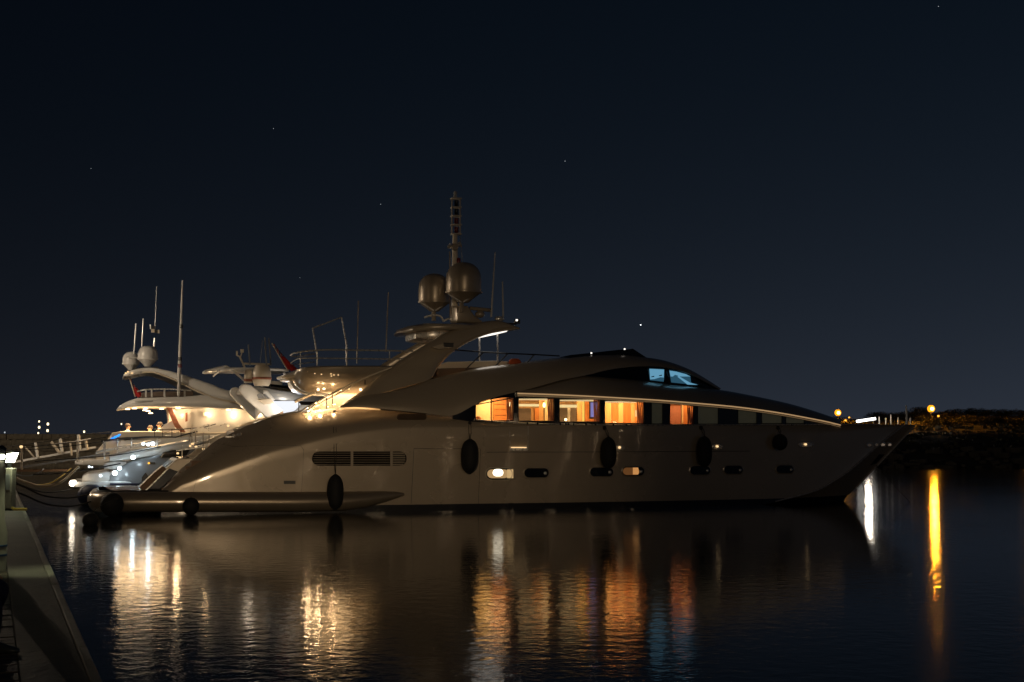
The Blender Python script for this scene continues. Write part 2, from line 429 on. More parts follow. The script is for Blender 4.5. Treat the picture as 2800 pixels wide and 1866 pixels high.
def added_flood_post(loc, h, power, col, aim, cone, label):  # unseen floodlight added to light the hull aft, fading towards the bow
    e = empty('added_floodlight_post', loc, 0, label, 'lamp post', 'added lamp posts along the quay')
    b = MB(); b.lathe((0, 0, 0), [(0.16, 0), (0.16, 0.06), (0.09, 0.12), (0.075, h * .5), (0.06, h)], 16); b.build('post', M['dark'], e)
    d = (Vector(aim) - Vector(loc) - Vector((0, 0, h))).normalized()
    hd = Vector((0, 0, h + .15)); q = d.to_track_quat('Z', 'Y').to_matrix()
    b = MB(); b.box(hd - d * .12, (.5, .4, .22), q); b.build('lamp_housing', M['dark'], e)
    b = MB(); b.box(hd + d * .0, (.44, .34, .02), q); b.build('lamp_glass', lamp_mat('added_flood_glass', col, 40), e)
    l = bpy.data.lights.new('added_flood_beam', 'SPOT'); l.energy = power; l.color = col; l.spot_size = R(cone); l.spot_blend = 1.0; l.shadow_soft_size = .25
    o = bpy.data.objects.new('added_flood_beam', l); COL.objects.link(o); o.parent = e; o.location = hd + d * .3; o.rotation_euler = d.to_track_quat('-Z', 'Y').to_euler()
added_flood_post(qp(-24, -2.0), 6.0, 16500, (1.0, 0.75, 0.46), (-5.5, 49.5, 0.6), 19, 'unseen floodlight post added behind the viewpoint, aimed at the yacht stern')

mb = MB(); mb.box((62, -84, -.4), (150, 24, 3.2)); tag(mb.build('promenade', M['concrete']), 'unseen concrete promenade added behind the viewpoint to carry globe lamps', kind='structure')  # unseen promenade, added under lamps that glint on the hull
globe_m = lamp_mat('added_globe_glow', (1.0, .70, .40), 26)
for k in range(12):
    e = empty('added_promenade_lamp', (6 + k * 10.5, -73.5, 1.2), 0, 'unseen globe lamp on a dark post, added behind the viewpoint for hull glints', 'lamp post', 'added globe lamps along the promenade')
    hh_ = (2.0, 3.4, 2.6)[k % 3]
    b = MB(); b.lathe((0, 0, 0), [(.14, 0), (.08, .1), (.05, hh_ - .2)], 10); b.build('post', M['dark'], e)
    b = MB(); b.sphere((0, 0, hh_), .32, 14); b.build('lamp_globe', globe_m, e)

# ------------------------------------------------------------------ frames of the three yachts
A = Vector((math.cos(HEAD), math.sin(HEAD), 0)); N = Vector((-math.sin(HEAD), math.cos(HEAD), 0))
OM = at_z(300, 1410, 0.0) + N * 3.0
Y1 = Frame(OM, HEAD)
Y2 = Frame(OM + N * 8.6 - A * 1.0, HEAD)
Y3 = Frame(OM + N * 17.5 - A * 1.0, HEAD)
L1 = Y1.L

# ================================================================== MAIN YACHT
yacht = empty('motor_yacht', OM, HEAD, 'large beige motor yacht lying broadside in front with orange lit saloon windows', 'yacht')
BOW = L1(2503, 1161, 0); LX = BOW.x
SH = [(441, 1343), (470, 1310), (495, 1282), (518, 1264), (546, 1241), (589, 1206), (633, 1185), (674, 1165), (737, 1143), (815, 1128), (917, 1118), (980, 1118), (1082, 1126), (1159, 1133), (1235, 1141), (1300, 1149), (1400, 1157), (1500, 1160), (1740, 1163), (2000, 1163), (2250, 1162), (2503, 1161)]
def Bd(x):
    s = x / LX
    if s < 0.15: return 2.95 + 0.2 * math.sin(max(s, 0) / 0.15 * math.pi / 2)
    if s < 0.5: return 3.15
    return 3.15 * max(0.0, 1 - ((s - 0.5) / 0.5) ** 2.3) + 0.0
xu = lambda u: L1(u, 1200, -3.1).x
DZ = [(xu(441), .25), (xu(520), .72), (xu(600), 1.15), (xu(700), 1.3), (xu(810), 1.28), (xu(960), 1.0), (xu(1080), .66), (xu(1240), .40), (xu(1400), .16), (xu(1520), .03)]
TM = [(xu(441), .25), (xu(520), .70), (xu(600), 1.15), (xu(700), 1.3), (xu(810), 1.25), (xu(960), .98), (xu(1080), .62), (xu(1240), .34), (xu(1400), .10), (xu(1520), .02)]
sheer = []
for u, v in SH:
    y = -3.0
    for _ in range(6):
        p = L1(u, v, y); y = -max(0.0, Bd(p.x) - interp(TM, p.x))
    sheer.append((p.x, p.z))
sheer[-1] = (BOW.x, BOW.z)
SZ = [(p.x, p.y) for p in smooth([Vector((a, b, 0)) for a, b in sheer], 6)]
CH = [(1200, 1425), (1500, 1416), (1900, 1399), (2050, 1386), (2120, 1373), (2200, 1353), (2246, 1337), (2280, 1317), (2312, 1297), (2350, 1266), (2410, 1213), (2473, 1163)]
chine = [(-3.0, -0.12)]
for u, v in CH:
    y = -2.8
    for _ in range(6):
        p = L1(u, v, y); y = -0.93 * Bd(p.x)
    chine.append((p.x, p.z))
XC = chine[-1][0]
CZ = [(p.x, p.y) for p in smooth([Vector((a, b, 0)) for a, b in chine], 5)]
STEM = [(-3, -0.7)] + [(10, -0.7)] + [(L1(u, v, 0).x, L1(u, v, 0).z) for u, v in [(2230, 1435), (2270, 1408), (2295, 1385), (2312, 1362), (2339, 1335), (2364, 1307), (2399, 1272), (2447, 1221), (2503, 1161)]]
X0 = sheer[0][0]
CF = lambda x: interp([(0, .995), (.45 * LX, .985), (.7 * LX, .95), (LX, .93)], x)
def hull_ring(s):
    """half section (near side) from keel to sheer"""
    xs = lerp(X0, LX, s); xc = lerp(X0, XC, s)
    zs, zc, zk = interp(SZ, xs), interp(CZ, xc), interp(STEM, xs)
    B, Bc = Bd(xs), CF(xc) * Bd(xc)
    tm, dz = interp(TM, xs), interp(DZ, xs)
    if s > 0.6: zs = max(zs, zk)
    dz = min(dz, max(0.01, zs - zc) * 0.5); tm = min(tm, B * .5)
    ring = [Vector((xs, 0, zk)), Vector((lerp(xs, xc, .55), -Bc * .55, lerp(zk, zc, .62))), Vector((xc, -Bc, zc))]
    zsh = zs - dz
    for k in range(1, 9):
        t = k / 8
        ring.append(Vector((lerp(xc, xs, t * 0.9), -lerp(Bc, B, t ** 0.75), lerp(zc, zsh, t))))
    for k in range(1, 11):
        t = k / 10
        ring.append(Vector((lerp(xc, xs, .9 + .1 * t), -(B - tm * t ** 1.75), zsh + dz * (1 - (1 - t) ** 1.12))))
    return ring
NS = 110
near = [hull_ring((i / NS) ** 0.95) for i in range(NS + 1)]
def mirror(ring): return [Vector((p.x, -p.y, p.z)) for p in ring]
hm = MB()
full = [list(reversed(mirror(r)))[:-1] + r for r in near]
hm.loft(full, cap=False, closed=False)
hm.add(full[0], [tuple(range(len(full[0])))])
hull = hm.build('hull', M['hull'], yacht, sharp=28)
BV = BVHTree.FromPolygons([Vector(v) for v in hm.v], hm.f)
def hit(u, v, off=0.0):
    d = Y1.dirl(u, v)
    loc, nrm, idx, dist = BV.ray_cast(Y1.cam, d.normalized())
    if loc is None: loc, nrm, idx, dist = BV.find_nearest(L1(u, v, -3.1))
    if nrm.dot(d) > 0: nrm = -nrm
    return loc + nrm * off
def hit_n(u, v):
    d = Y1.dirl(u, v); loc, nrm, idx, dist = BV.ray_cast(Y1.cam, d.normalized())
    if loc is None: loc, nrm, idx, dist = BV.find_nearest(L1(u, v, -3.1))
    if nrm.dot(d) > 0: nrm = -nrm
    return loc, nrm
# deck and inside of the bulwark
dk = MB(); rings = []
xcock = xu(960)
for r in near:
    p = r[-1]
    zd = min(p.z - .05, 1.75) if p.x < xcock else p.z - .07
    yi = min(p.y + .16, -0.0)
    half = [p, Vector((p.x, yi, p.z + .001)), Vector((p.x, yi, zd)), Vector((p.x, yi * .5, zd + .02)), Vector((p.x, 0, zd + .03))]
    rings.append(half + list(reversed(mirror(half)))[1:])
dk.loft(rings, cap=False, closed=False)
dk.build('deck', M['cream'], yacht, sharp=30)

# ---- hull fittings that follow the plating
def pill(u0, u1, v0, v1, n=10):
    r = (v1 - v0) / 2; cv = (v0 + v1) / 2; P = []
    for k in range(n + 1):
        a = -math.pi / 2 + math.pi * k / n; P.append((u1 - r + r * math.cos(a), cv + r * math.sin(a)))
    for k in range(n + 1):
        a = math.pi / 2 + math.pi * k / n; P.append((u0 + r + r * math.cos(a), cv + r * math.sin(a)))
    return P
def patch(name, P, off, m, parent, thick=0.02):
    """outline in the picture laid on the plating, with a rim"""
    topv = [hit(u, v, off) for u, v in P]; bot = [hit(u, v, off - thick) for u, v in P]
    n = len(P); b = MB()
    b.add(topv + bot, [tuple(range(n))] + [(k, (k + 1) % n, (k + 1) % n + n, k + n) for k in range(n)])
    return b.build(name, m, parent, sharp=40)
def ringpatch(name, P, grow, off, m, parent):
    cu = sum(p[0] for p in P) / len(P); cvv = sum(p[1] for p in P) / len(P)
    hw = max(p[0] for p in P) - cu; hh = max(p[1] for p in P) - cvv
    Q = [(cu + (u - cu) * (hw + grow) / hw, cvv + (v - cvv) * (hh + grow) / hh) for u, v in P]
    pts = [hit(u, v, 0.03) for u, v in P]
    qts = [hit(u, v, off) for u, v in Q]
    inn = [hit(u, v, -0.02) for u, v in P]
    oo = [hit(u, v, -0.02) for u, v in Q]
    n = len(P); b = MB()
    fs = []
    for k in range(n):
        j = (k + 1) % n
        fs += [(k, j, n + j, n + k), (k, j, 2 * n + j, 2 * n + k), (n + k, n + j, 3 * n + j, 3 * n + k)]
    b.add(pts + qts + inn + oo, fs)
    return b.build(name, m, parent)
def seam(path, r=0.012, name='panel_seam'):
    P = []
    for (a, b), (c, d) in zip(path, path[1:]):
        for k in range(9): P.append(hit(lerp(a, c, k / 8), lerp(b, d, k / 8), r * .35))
    b = MB(); b.tube(P, r, 6); return b.build(name, M['dark'], hull)
seam([(1310, 1228), (1132, 1227), (1124, 1378)], 0.009)
seam([(1314, 1228), (1308, 1378)], 0.008)
seam([(640, 1222), (700, 1219), (822, 1219), (830, 1230), (828, 1290), (824, 1345)], 0.005)
seam([(1330, 1237), (1700, 1236), (2050, 1234)], 0.010, 'rub_line')
seam([(560, 1195), (592, 1212), (640, 1222)], 0.004)
seam([(540, 1300), (528, 1345)], 0.004)
patch('small_vent', [(776, 1315), (808, 1315), (808, 1324), (776, 1324)], 0.008, M['dark'], hull)
patch('slot', pill(1085, 1166, 1135, 1149), 0.05, M['brown'], hull, 0.06)
# intake grille with louvres
grille = patch('vent_grille', pill(853, 1112, 1235, 1274), 0.010, M['vent'], hull)
for (a, b) in ((856, 958), (966, 1067), (1072, 1108)):
    for k in range(6):
        v = 1239.5 + k * 6.2
        ins = 0
        if a == 856: ins = 14 - math.sqrt(max(0, 196 - (v - 1254.5) ** 2 * .5))
        rgt = 0
        if b == 1108: rgt = 14 - math.sqrt(max(0, 196 - (v - 1254.5) ** 2 * .5))
        bb = MB(); bb.tube([hit(lerp(a + ins, b - rgt, q / 6), v, 0.022) for q in range(7)], 0.010 if b != 1108 else 0.030, 6)
        bb.build('slat', M['paint'], grille)
for u in (962, 1070):
    bb = MB(); bb.prism([hit(u - 3.5, 1235, .045), hit(u + 3.5, 1235, .045), hit(u + 3.5, 1274, .045), hit(u - 3.5, 1274, .045)], Vector((0, .06, 0))); bb.build('divider', M['paint'], grille)
# portholes
for (a, b, c, d, kind) in ((1329, 1400, 1281, 1312, 'lit'), (1433, 1500, 1281, 1306, 'dark'), (1613, 1676, 1279, 1303, 'dark'), (1701, 1761, 1277, 1301, 'half'), (1886, 1941, 1275, 1298, 'dark'), (1979, 2030, 1274, 1296, 'dark'), (2122, 2169, 1273, 1294, 'dark')):
    P = pill(a, b, c, d)
    ph = ringpatch('porthole', P, 3.0, 0.012, M['cream'] if kind == 'lit' else M['paint'], hull)
    if kind == 'lit': tag(ph, label='porthole lit bright from inside')
    patch('pane', P, 0.012, M['black_glass'], ph, 0.03)
    cl = lambda x: lerp(a, b, x)
    if kind == 'lit':
        patch('recess_glow', pill(a + 3, b - 10, c + 3, d - 4), 0.018, lamp_mat('porthole_warm', (1, .62, .28), .42), ph, 0.004)
        patch('cabin_lamp', pill(cl(.25), cl(.66), c + 2, d - 9), 0.026, lamp_mat('porthole_lamp', (1, .88, .66), 2.4), ph, 0.004)
        patch('lit_rim', pill(b - 9, b - 2, c + 3, d - 4), 0.022, lamp_mat('porthole_rim', (1, .66, .3), .55), ph, 0.004)
    elif kind == 'half':
        patch('curtain', pill(a + 2, cl(.78), c + 2, d - 2), 0.018, lamp_mat('porthole_curtain', (.5, .2, .06), .22), ph, 0.004)
        patch('cabin_lamp', [(cl(.48), c + 2), (cl(.72), c + 2), (cl(.76), d - 8), (cl(.72), d - 3), (cl(.48), d - 3)], 0.026, lamp_mat('porthole_amber', (1, .45, .14), .55), ph, 0.004)
    if kind != 'lit':
        uu, vv = cl(.86), (c + d) / 2 + 1
        h, n = hit_n(uu, vv); bb = MB(); bb.sphere(h + n * .02, 0.07, 12, (1, .5, 1)); bb.build('latch', M['steel'], ph)
# steel fairleads and hull lights along the side
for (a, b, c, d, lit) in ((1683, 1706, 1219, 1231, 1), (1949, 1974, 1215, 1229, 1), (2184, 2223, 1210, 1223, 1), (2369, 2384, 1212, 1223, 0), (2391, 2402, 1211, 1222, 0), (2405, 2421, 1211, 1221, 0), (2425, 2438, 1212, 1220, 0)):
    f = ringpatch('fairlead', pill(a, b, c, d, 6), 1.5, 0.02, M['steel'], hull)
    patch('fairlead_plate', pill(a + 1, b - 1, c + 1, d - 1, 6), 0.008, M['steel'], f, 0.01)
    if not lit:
        h, n = hit_n(lerp(a, b, .5), (c + d) / 2); bb = MB(); bb.sphere(h + n * .02, 0.06, 10, ((b - a) / 9, .6, .9)); bb.build('fairlead_glow', lamp_mat('painted_bow_glint', (1, .75, .55), .03 if a < 2400 else .14), f)  # emissive blob imitates reflections on the bow fairleads
    if lit:
        h, n = hit_n(lerp(a, b, .45), (c + d) / 2 - 1); bb = MB(); bb.sphere(h + n * .04, 0.05, 10); bb.build('fairlead_glow', M['warm_soft'], f)
patch('boarding_step', [(1393, 1225), (1440, 1225), (1446, 1229), (1440, 1233), (1393, 1233)], 0.05, M['steel'], hull, 0.05)
for u in (1394, 1444):
    bb = MB(); bb.tube([hit(u, 1165, .004), hit(u, 1226, .004)], 0.007, 6); bb.build('boarding_gate_seam', M['steel'], hull)
h1 = [hit(u, 1224 + 0 * u, 0.09) for u in (1396, 1418, 1438)]
bb = MB(); bb.tube(h1, 0.018, 6); bb.build('step_light', M['warm_soft'], hull)
# polished toe rail under the windows, on short feet
bb = MB(); P = []
for i in range(40):
    u = lerp(1300, 2480, i / 39); x = xu(u); z = interp(SZ, x)
    P.append(Vector((x, -Bd(x) - .03, z + .0)))
bb.tube(P, 0.028, 8); bb.build('toe_rail', M['steel'], hull)
for u in (1343, 1440, 1468, 1530, 1545, 1552, 1566, 1600, 1626, 1675, 1711, 2190):
    x = xu(u); bb = MB(); bb.sphere((x, -Bd(x) - .05, interp(SZ, x)), .045, 8); bb.build('rail_foot', M['chrome'], hull)
cp = []
for u, v in CH[4:]: cp.append(hit(u - 1, v - 1, .012))
bb = MB(); bb.tube(smooth(cp, 4), .03, 8); bb.build('glint_rail', M['steel'], hull)  # rail added to catch a glint along the chine
# stem bar and anchor pocket
bb = MB(); bb.tube([L1(u, v, -0.02) + Vector((.03, 0, 0)) for u, v in [(2339, 1335), (2364, 1307), (2399, 1272), (2447, 1221), (2503, 1161)]], 0.035, 8); bb.build('stem_bar', M['steel'], hull)
patch('anchor_pocket', [(2403, 1243), (2418, 1243), (2396, 1268), (2380, 1272)], 0.012, M['dark'], hull)
bb = MB(); bb.tube([(BOW.x - .42, 0, BOW.z - .1), (BOW.x - .42, 0, BOW.z + .45), (BOW.x - .44, 0, BOW.z + .82)], [.06, .05, .03], 8)
bb.build('jackstaff', M['white'], yacht)

# ---- swim platform: round sponson running round the stern
plat = MB(); pts = []; rad = []
zt = L1(600, 1372, -3.2).z
side = [(1105, 1352, .05), (1085, 1354, .12), (1050, 1359, .21), (1000, 1366, .30), (940, 1371, .35), (800, 1373, .36), (600, 1373, .36), (440, 1373, .36), (345, 1373, .36)]
sp = []
for u, v, r in side:
    p = L1(u, v, -3.2); x = p.x
    yy = -max(Bd(max(x, 0)) + .02, 2.95) - (.0 if r > .3 else -.05)
    p = L1(u, v, yy); sp.append((p, r))
x1 = L1(265, 1373, -2.7).x
corner = [(Vector((x1 + .55, -2.92, zt)), .36), (Vector((x1 + .22, -2.60, zt)), .36), (Vector((x1 + .05, -2.0, zt)), .36), (Vector((x1, 0, zt)), .36)]
nearpath = sp + corner
pp = [p for p, r in nearpath] + [Vector((p.x, -p.y, p.z)) for p, r in reversed(nearpath[:-1])]
rr = [r for p, r in nearpath] + [r for p, r in reversed(nearpath[:-1])]
plat.tube(pp, rr, 20)
platform = plat.build('swim_platform', M['tube'], yacht, sharp=50)
bb = MB(); o = [p for p, r in corner] + [sp[-1][0], L1(441, 1373, -2.9)]
o2 = [Vector((p.x, p.y * .96, zt + .30)) for p in o]; o2 = list(reversed(o2)); o3 = o2 + [Vector((p.x, -p.y, p.z)) for p in reversed(o2)][1:]
bb.prism(o3, (0, 0, .08)); bb.build('platform_deck', M['teak'], platform)
bb = MB(); bb.tube([Vector((p.x, p.y + .10, p.z + r * .96)) for p, r in sp[2:]] + [Vector((p.x, p.y * .97, p.z + r * .96)) for p, r in corner], .06, 8); bb.build('shadow_gap_strip', M['dark'], platform)  # dark strip stands for the shaded undercut above the tube
for u in (735, 795, 847):
    bb = MB(); c = L1(u, 1405, -3.0); bb.box((c.x, -2.95, .12), (.12, .35, .36)); bb.build('bracket', M['dark'], platform)
# stern: sloping transom with two stair flights and dark garage door
def quadpx(name, P, y, m, parent, thick=.08, fr=Y1):
    b = MB(); b.prism([fr.L(u, v, yy) for (u, v), yy in zip(P, y if isinstance(y, (list, tuple)) else [y] * len(P))], (0, thick, 0)); return b.build(name, m, parent, bevel=.01)
tr = MB()
zpl = zt + .38
xa, xb = L1(383, 1345, -2.0).x, L1(485, 1262, -2.0).x
ztop = L1(485, 1262, -2.0).z
prof = [(xa, zpl), (xb, ztop + .1), (xb + 1.0, ztop + .15), (xb + 1.0, zpl - .3), (xa, zpl - .3)]
tr.prism([(x, -2.1, z) for x, z in prof], (0, 4.2, 0))
transom = tr.build('transom', M['paint'], yacht, bevel=.03)
def slope(t, y, h): # point on the transom slope
    d = Vector((xb - xa, 0, ztop + .1 - zpl)); nrm = Vector((-d.z, 0, d.x)).normalized()
    return Vector((xa, y, zpl)) + d * t + nrm * h
for (y0, y1, m, nm) in ((-1.5, 1.5, 'smoke', 'garage_door'),):
    bb = MB(); bb.loft([[slope(.02, y0, .005), slope(.02, y1, .005), slope(.02, y1, .03), slope(.02, y0, .03)], [slope(.9, y0, .005), slope(.9, y1, .005), slope(.9, y1, .03), slope(.9, y0, .03)]])
    bb.build(nm, M[m], transom)
quadpx('stair_panel', [(395, 1348), (435, 1349), (489, 1291), (463, 1281)], -2.13, M['smoke'], transom, .04)
quadpx('stair_stringer', [(381, 1332), (393, 1346), (457, 1284), (444, 1274)], -2.13, M['teak'], transom, .04)
for P_e in ([(394, 1346), (428, 1313), (458, 1283)], [(381, 1331), (419, 1294), (444, 1273)]):
    bb = MB(); bb.tube([L1(u, v, -2.15) for u, v in P_e], .025, 6); bb.build('edge_trim', M['steel'], transom)
for k in range(6):
    bb = MB(); c = L1(450 + k * 16, 1335 - k * 15, -2.5); bb.box((c.x + .3, -2.42, c.z - .5), (.8, .58, 1.0)); bb.build('stair_step', M['teak'], transom)
bb = MB(); bb.tube([L1(393, 1349, -2.3), L1(437, 1350, -2.3)], .035, 8); bb.build('step_rail', M['steel'], platform)
# cockpit rails and stern gear between the bulwarks
def tubepx(name, P, y, r, m, parent, fr=Y1, n=6, sm=0):
    ys = y if isinstance(y, (list, tuple)) else [y] * len(P)
    pts = [fr.L(u, v, yy) for (u, v), yy in zip(P, ys)]
    if sm: pts = smooth(pts, sm)
    b = MB(); b.tube(pts, r, n); return b.build(name, m, parent)
for (u, v0, v1, y) in ((518, 1190, 1228, 1.2), (525, 1161, 1225, 1.0), (535, 1172, 1237, .6), (556, 1180, 1235, -.8), (498, 1215, 1262, -.5), (572, 1190, 1212, -1.2)):
    tubepx('cockpit_stanchion', [(u, v0), (u, v1)], y, .022, M['steel'], yacht)
tubepx('cockpit_rail', [(482, 1233), (520, 1228), (560, 1221), (598, 1207)], -.8, .018, M['steel'], yacht)
tubepx('cockpit_rail', [(505, 1228), (540, 1220), (575, 1213)], 1.0, .018, M['steel'], yacht)
tubepx('cockpit_rail', [(520, 1180), (560, 1163), (572, 1162), (575, 1170), (570, 1178)], .6, .018, M['steel'], yacht, sm=4)
tubepx('cockpit_rail', [(520, 1178), (545, 1168), (575, 1172), (620, 1158)], 1.0, .018, M['steel'], yacht, sm=4)
for (u, v) in ((520, 1220), (526, 1214), (536, 1222), (556, 1228), (624, 1165), (486, 1240), (492, 1252)):
    p = L1(u, v, -.6); b = MB(); b.sphere(p, .05, 8); b.build('deck_light', M['warm_soft'], yacht)
# winch on the quarter
for u, r in ((646, .13), (666, .17)):
    p = L1(u, 1195, -2.2); b = MB(); b.lathe(p, [(r * .8, -r), (r, -r * .6), (r * .6, 0), (r, r * .6), (r * .8, r)], 14, Vector((1, 0, .1))); b.build('warping_winch', M['steel'], yacht)
tubepx('winch_shaft', [(617, 1195), (645, 1195)], -2.2, .03, M['steel'], yacht)

# ---- deckhouse: window band
GW = lambda x: interp(SZ, x)
EB = [(1236, 1139), (1301, 1106), (1355, 1086), (1414, 1073), (1500, 1076), (1600, 1080.5), (1700, 1086), (1800, 1092), (1900, 1100), (2000, 1109), (2080, 1119), (2150, 1130), (2220, 1143), (2260, 1151), (2297, 1160)]
def house_y(x): return -(max(.05, Bd(x) - .14))
def solve(u, v, fy):
    y = -3.0
    for _ in range(8):
        p = L1(u, v, y); y = fy(p.x)
    return p
WIN = [(1301, 1404, 1088, 1151, 'sal'), (1418, 1516, 1089, 1152, 'sal'), (1530, 1642, 1092, 1154, 'sal'), (1654, 1760, 1096, 1158, 'sal'), (1781, 1812, 1100, 1159, 'dark'), (1832, 1898, 1103, 1161, 'sal'), (1908, 1964, 1107, 1160, 'dark'), (2018, 2069, 1117, 1159, 'dark'), (2083, 2138, 1124, 1159, 'dark'), (2149, 2199, 1135, 1159, 'dark')]
def ebv(u): return interp(EB, u)
band = MB()
edges = [1238] + [e for w in WIN for e in (w[0], w[1])] + [2285]
def wall_piece(b, u0, u1, va0, va1, vb0, vb1, d=.10):
    P = [solve(u0, va0, house_y), solve(u1, va1, house_y), solve(u1, vb1, house_y), solve(u0, vb0, house_y)]
    b.prism(P, (0, d, 0))
gv = lambda u: interp([(1236, 1146), (1300, 1155), (1400, 1163), (1500, 1166), (1740, 1169), (2300, 1168)], u)
for i in range(len(edges) - 1):
    u0, u1 = edges[i], edges[i + 1]
    w = [q for q in WIN if q[0] == u0 and q[1] == u1]
    nseg = 3 if u1 - u0 > 40 else 1
    for k in range(nseg):
        a, c = lerp(u0, u1, k / nseg), lerp(u0, u1, (k + 1) / nseg)
        if w:
            _, _, v0, v1, _ = w[0]
            wall_piece(band, a, c, ebv(a) - 4, ebv(c) - 4, max(v0, ebv(a) + 1), max(v0, ebv(c) + 1))
            wall_piece(band, a, c, v1, v1, gv(a), gv(c))
        else:
            wall_piece(band, a, c, ebv(a) - 4, ebv(c) - 4, gv(a), gv(c))
house = band.build('window_band', M['black_glass'], yacht, sharp=30)
for (u0, u1, v0, v1, kind) in WIN:
    va0, va1 = max(v0, ebv(u0) + 1), max(v0, ebv(u1) + 1)
    C = [solve(u0, va0, house_y), solve(u1, va1, house_y), solve(u1, v1, house_y), solve(u0, v1, house_y)]
    b = MB()
    b.tube([c + Vector((0, -.008, 0)) for c in C + C[:2]], .022, 6, cap=False)
    wn = b.build('window', M['dark'], house)
    b = MB(); b.prism([c + Vector((0, .05, 0)) for c in C], (0, .01, 0))
    b.build('pane', M['glass'] if kind == 'sal' else M['blind'], wn)
# eyebrow moulding that overhangs the windows
eb = [solve(u, v, lambda x: -(max(.05, Bd(x) + .02))) for u, v in EB[3:]]
ebs = smooth(eb, 4)
mb = MB(); rings = []
for i, p in enumerate(ebs):
    t = i / (len(ebs) - 1); th = .17 * (1 - .25 * t)
    y = p.y
    rings.append([Vector((p.x, y + .0, p.z)), Vector((p.x, y - .035, p.z - th * .3)), Vector((p.x, y - .02, p.z - th * .62)), Vector((p.x, y + .05, p.z - th)), Vector((p.x, y + .25, p.z - th)), Vector((p.x, y + .25, p.z))])
mb.loft(rings); ebm = mb.build('eyebrow_moulding', M['cream'], yacht, sharp=30)
b = MB(); b.tube([Vector((p.x, p.y - .045, p.z - .045)) for p in ebs], .022, 6); b.build('highlight_strip', lamp_mat('eyebrow_highlight', (1, .62, .30), .42), ebm)  # glowing tube stands for the highlight along the moulding
b = MB(); b.tube([Vector((p.x, p.y - .03, p.z - .125)) for p in ebs], .012, 6); b.build('highlight_strip', lamp_mat('eyebrow_highlight_dim', (1, .62, .30), .16), ebm)  # dimmer emissive line for the lower highlight
# ---- coachroof between eyebrow and wheelhouse, down to the foredeck
RB = [(1414, 1071, -2.85), (1470, 1060, -2.80), (1535, 1043, -2.68), (1600, 1030, -2.5), (1680, 1035, -2.4), (1750, 1041, -2.3), (1850, 1053, -1.9), (1960, 1065, -1.0), (2050, 1082, -.7), (2150, 1105, -.45), (2230, 1131, -.25), (2297, 1158, -.04)]
rowA, rowB = [], []
for u, v, y in RB:
    rowA.append(solve(u, ebv(u), lambda x: -(max(.05, Bd(x) + .015)))); rowB.append(L1(u, v, y))
rowA, rowB = smooth(rowA, 4), smooth(rowB, 4)
rings = []
for a, b in zip(rowA, rowB):
    half = []
    for k in range(7):
        t = k / 6
        p = a.lerp(b, t); bulge = math.sin(t * math.pi) * .10 * (a - b).length
        half.append(p + Vector((0, -.4, .6)).normalized() * bulge)
    half.append(Vector((b.x, b.y * .5, b.z + abs(b.y) * .05))); half.append(Vector((b.x, 0, b.z + abs(b.y) * .07)))
    rings.append(half + list(reversed(mirror(half)))[1:])
mb = MB(); mb.loft(rings, cap=False, closed=False); mb.build('coachroof', M['paint'], yacht, sharp=40)

# ---- sweeping roof arch (aft tip, over the wheelhouse, down to the foredeck)
ARCH = [((930, 1114), (932, 1110), -3.12, -3.05), ((998, 1114), (985, 1085), -3.12, -2.85), ((1087, 1123), (1057, 1073), -3.12, -2.62), ((1160, 1130), (1130, 1054), -3.12, -2.5), ((1236, 1137), (1200, 1032), -3.12, -2.4),
        ((1301, 1106), (1290, 1011), -3.12, -2.3), ((1355, 1086), (1380, 998), -3.10, -2.2), ((1443, 1065), (1470, 990), -2.95, -2.1), ((1535, 1040), (1560, 979), -2.75, -2.0), ((1600, 1027), (1620, 973), -2.58, -1.95),
        ((1680, 1009), (1690, 971), -2.42, -1.9), ((1760, 1002), (1760, 977), -2.25, -1.8), ((1830, 1007), (1820, 987), -2.05, -1.55), ((1890, 1025), (1880, 1008), -1.7, -1.2), ((1930, 1045), (1925, 1033), -1.3, -.85), ((1968, 1066), (1970, 1062), -.95, -.6)]
lo = smooth([L1(*a, y) for a, b, y, y2 in ARCH], 5); hi = smooth([L1(*b, y2) for a, b, y, y2 in ARCH], 5)
rings = []
for i, (a, b) in enumerate(zip(lo, hi)):
    half = [a + Vector((0, .28, .02)), a + Vector((0, .03, -.01))]
    for k in range(9):
        t = k / 8
        p = a.lerp(b, t)
        half.append(p + Vector((0, -1, .25)) * (math.sin(t * math.pi) ** .8) * .16 * min(1, (a - b).length))
    half += [b + Vector((0, .06, .0)), b + Vector((0, .24, -.05)), a.lerp(b, .5) + Vector((0, .36, 0))]
    rings.append(half)
mb = MB(); mb.loft(rings); mb.loft([mirror(r) for r in rings]); mb.build('roof_arch', M['paint'], yacht, sharp=50)
i0 = 5 * 5
rings = []
for b in hi[i0:]:
    rings.append([Vector((b.x, lerp(b.y + .1, -b.y - .1, k / 8), b.z - .04 + .07 * abs(b.y) * math.sin(math.pi * k / 8))) for k in range(9)])
mb = MB(); mb.loft(rings, cap=False, closed=False); mb.build('wheelhouse_roof', M['paint'], yacht)
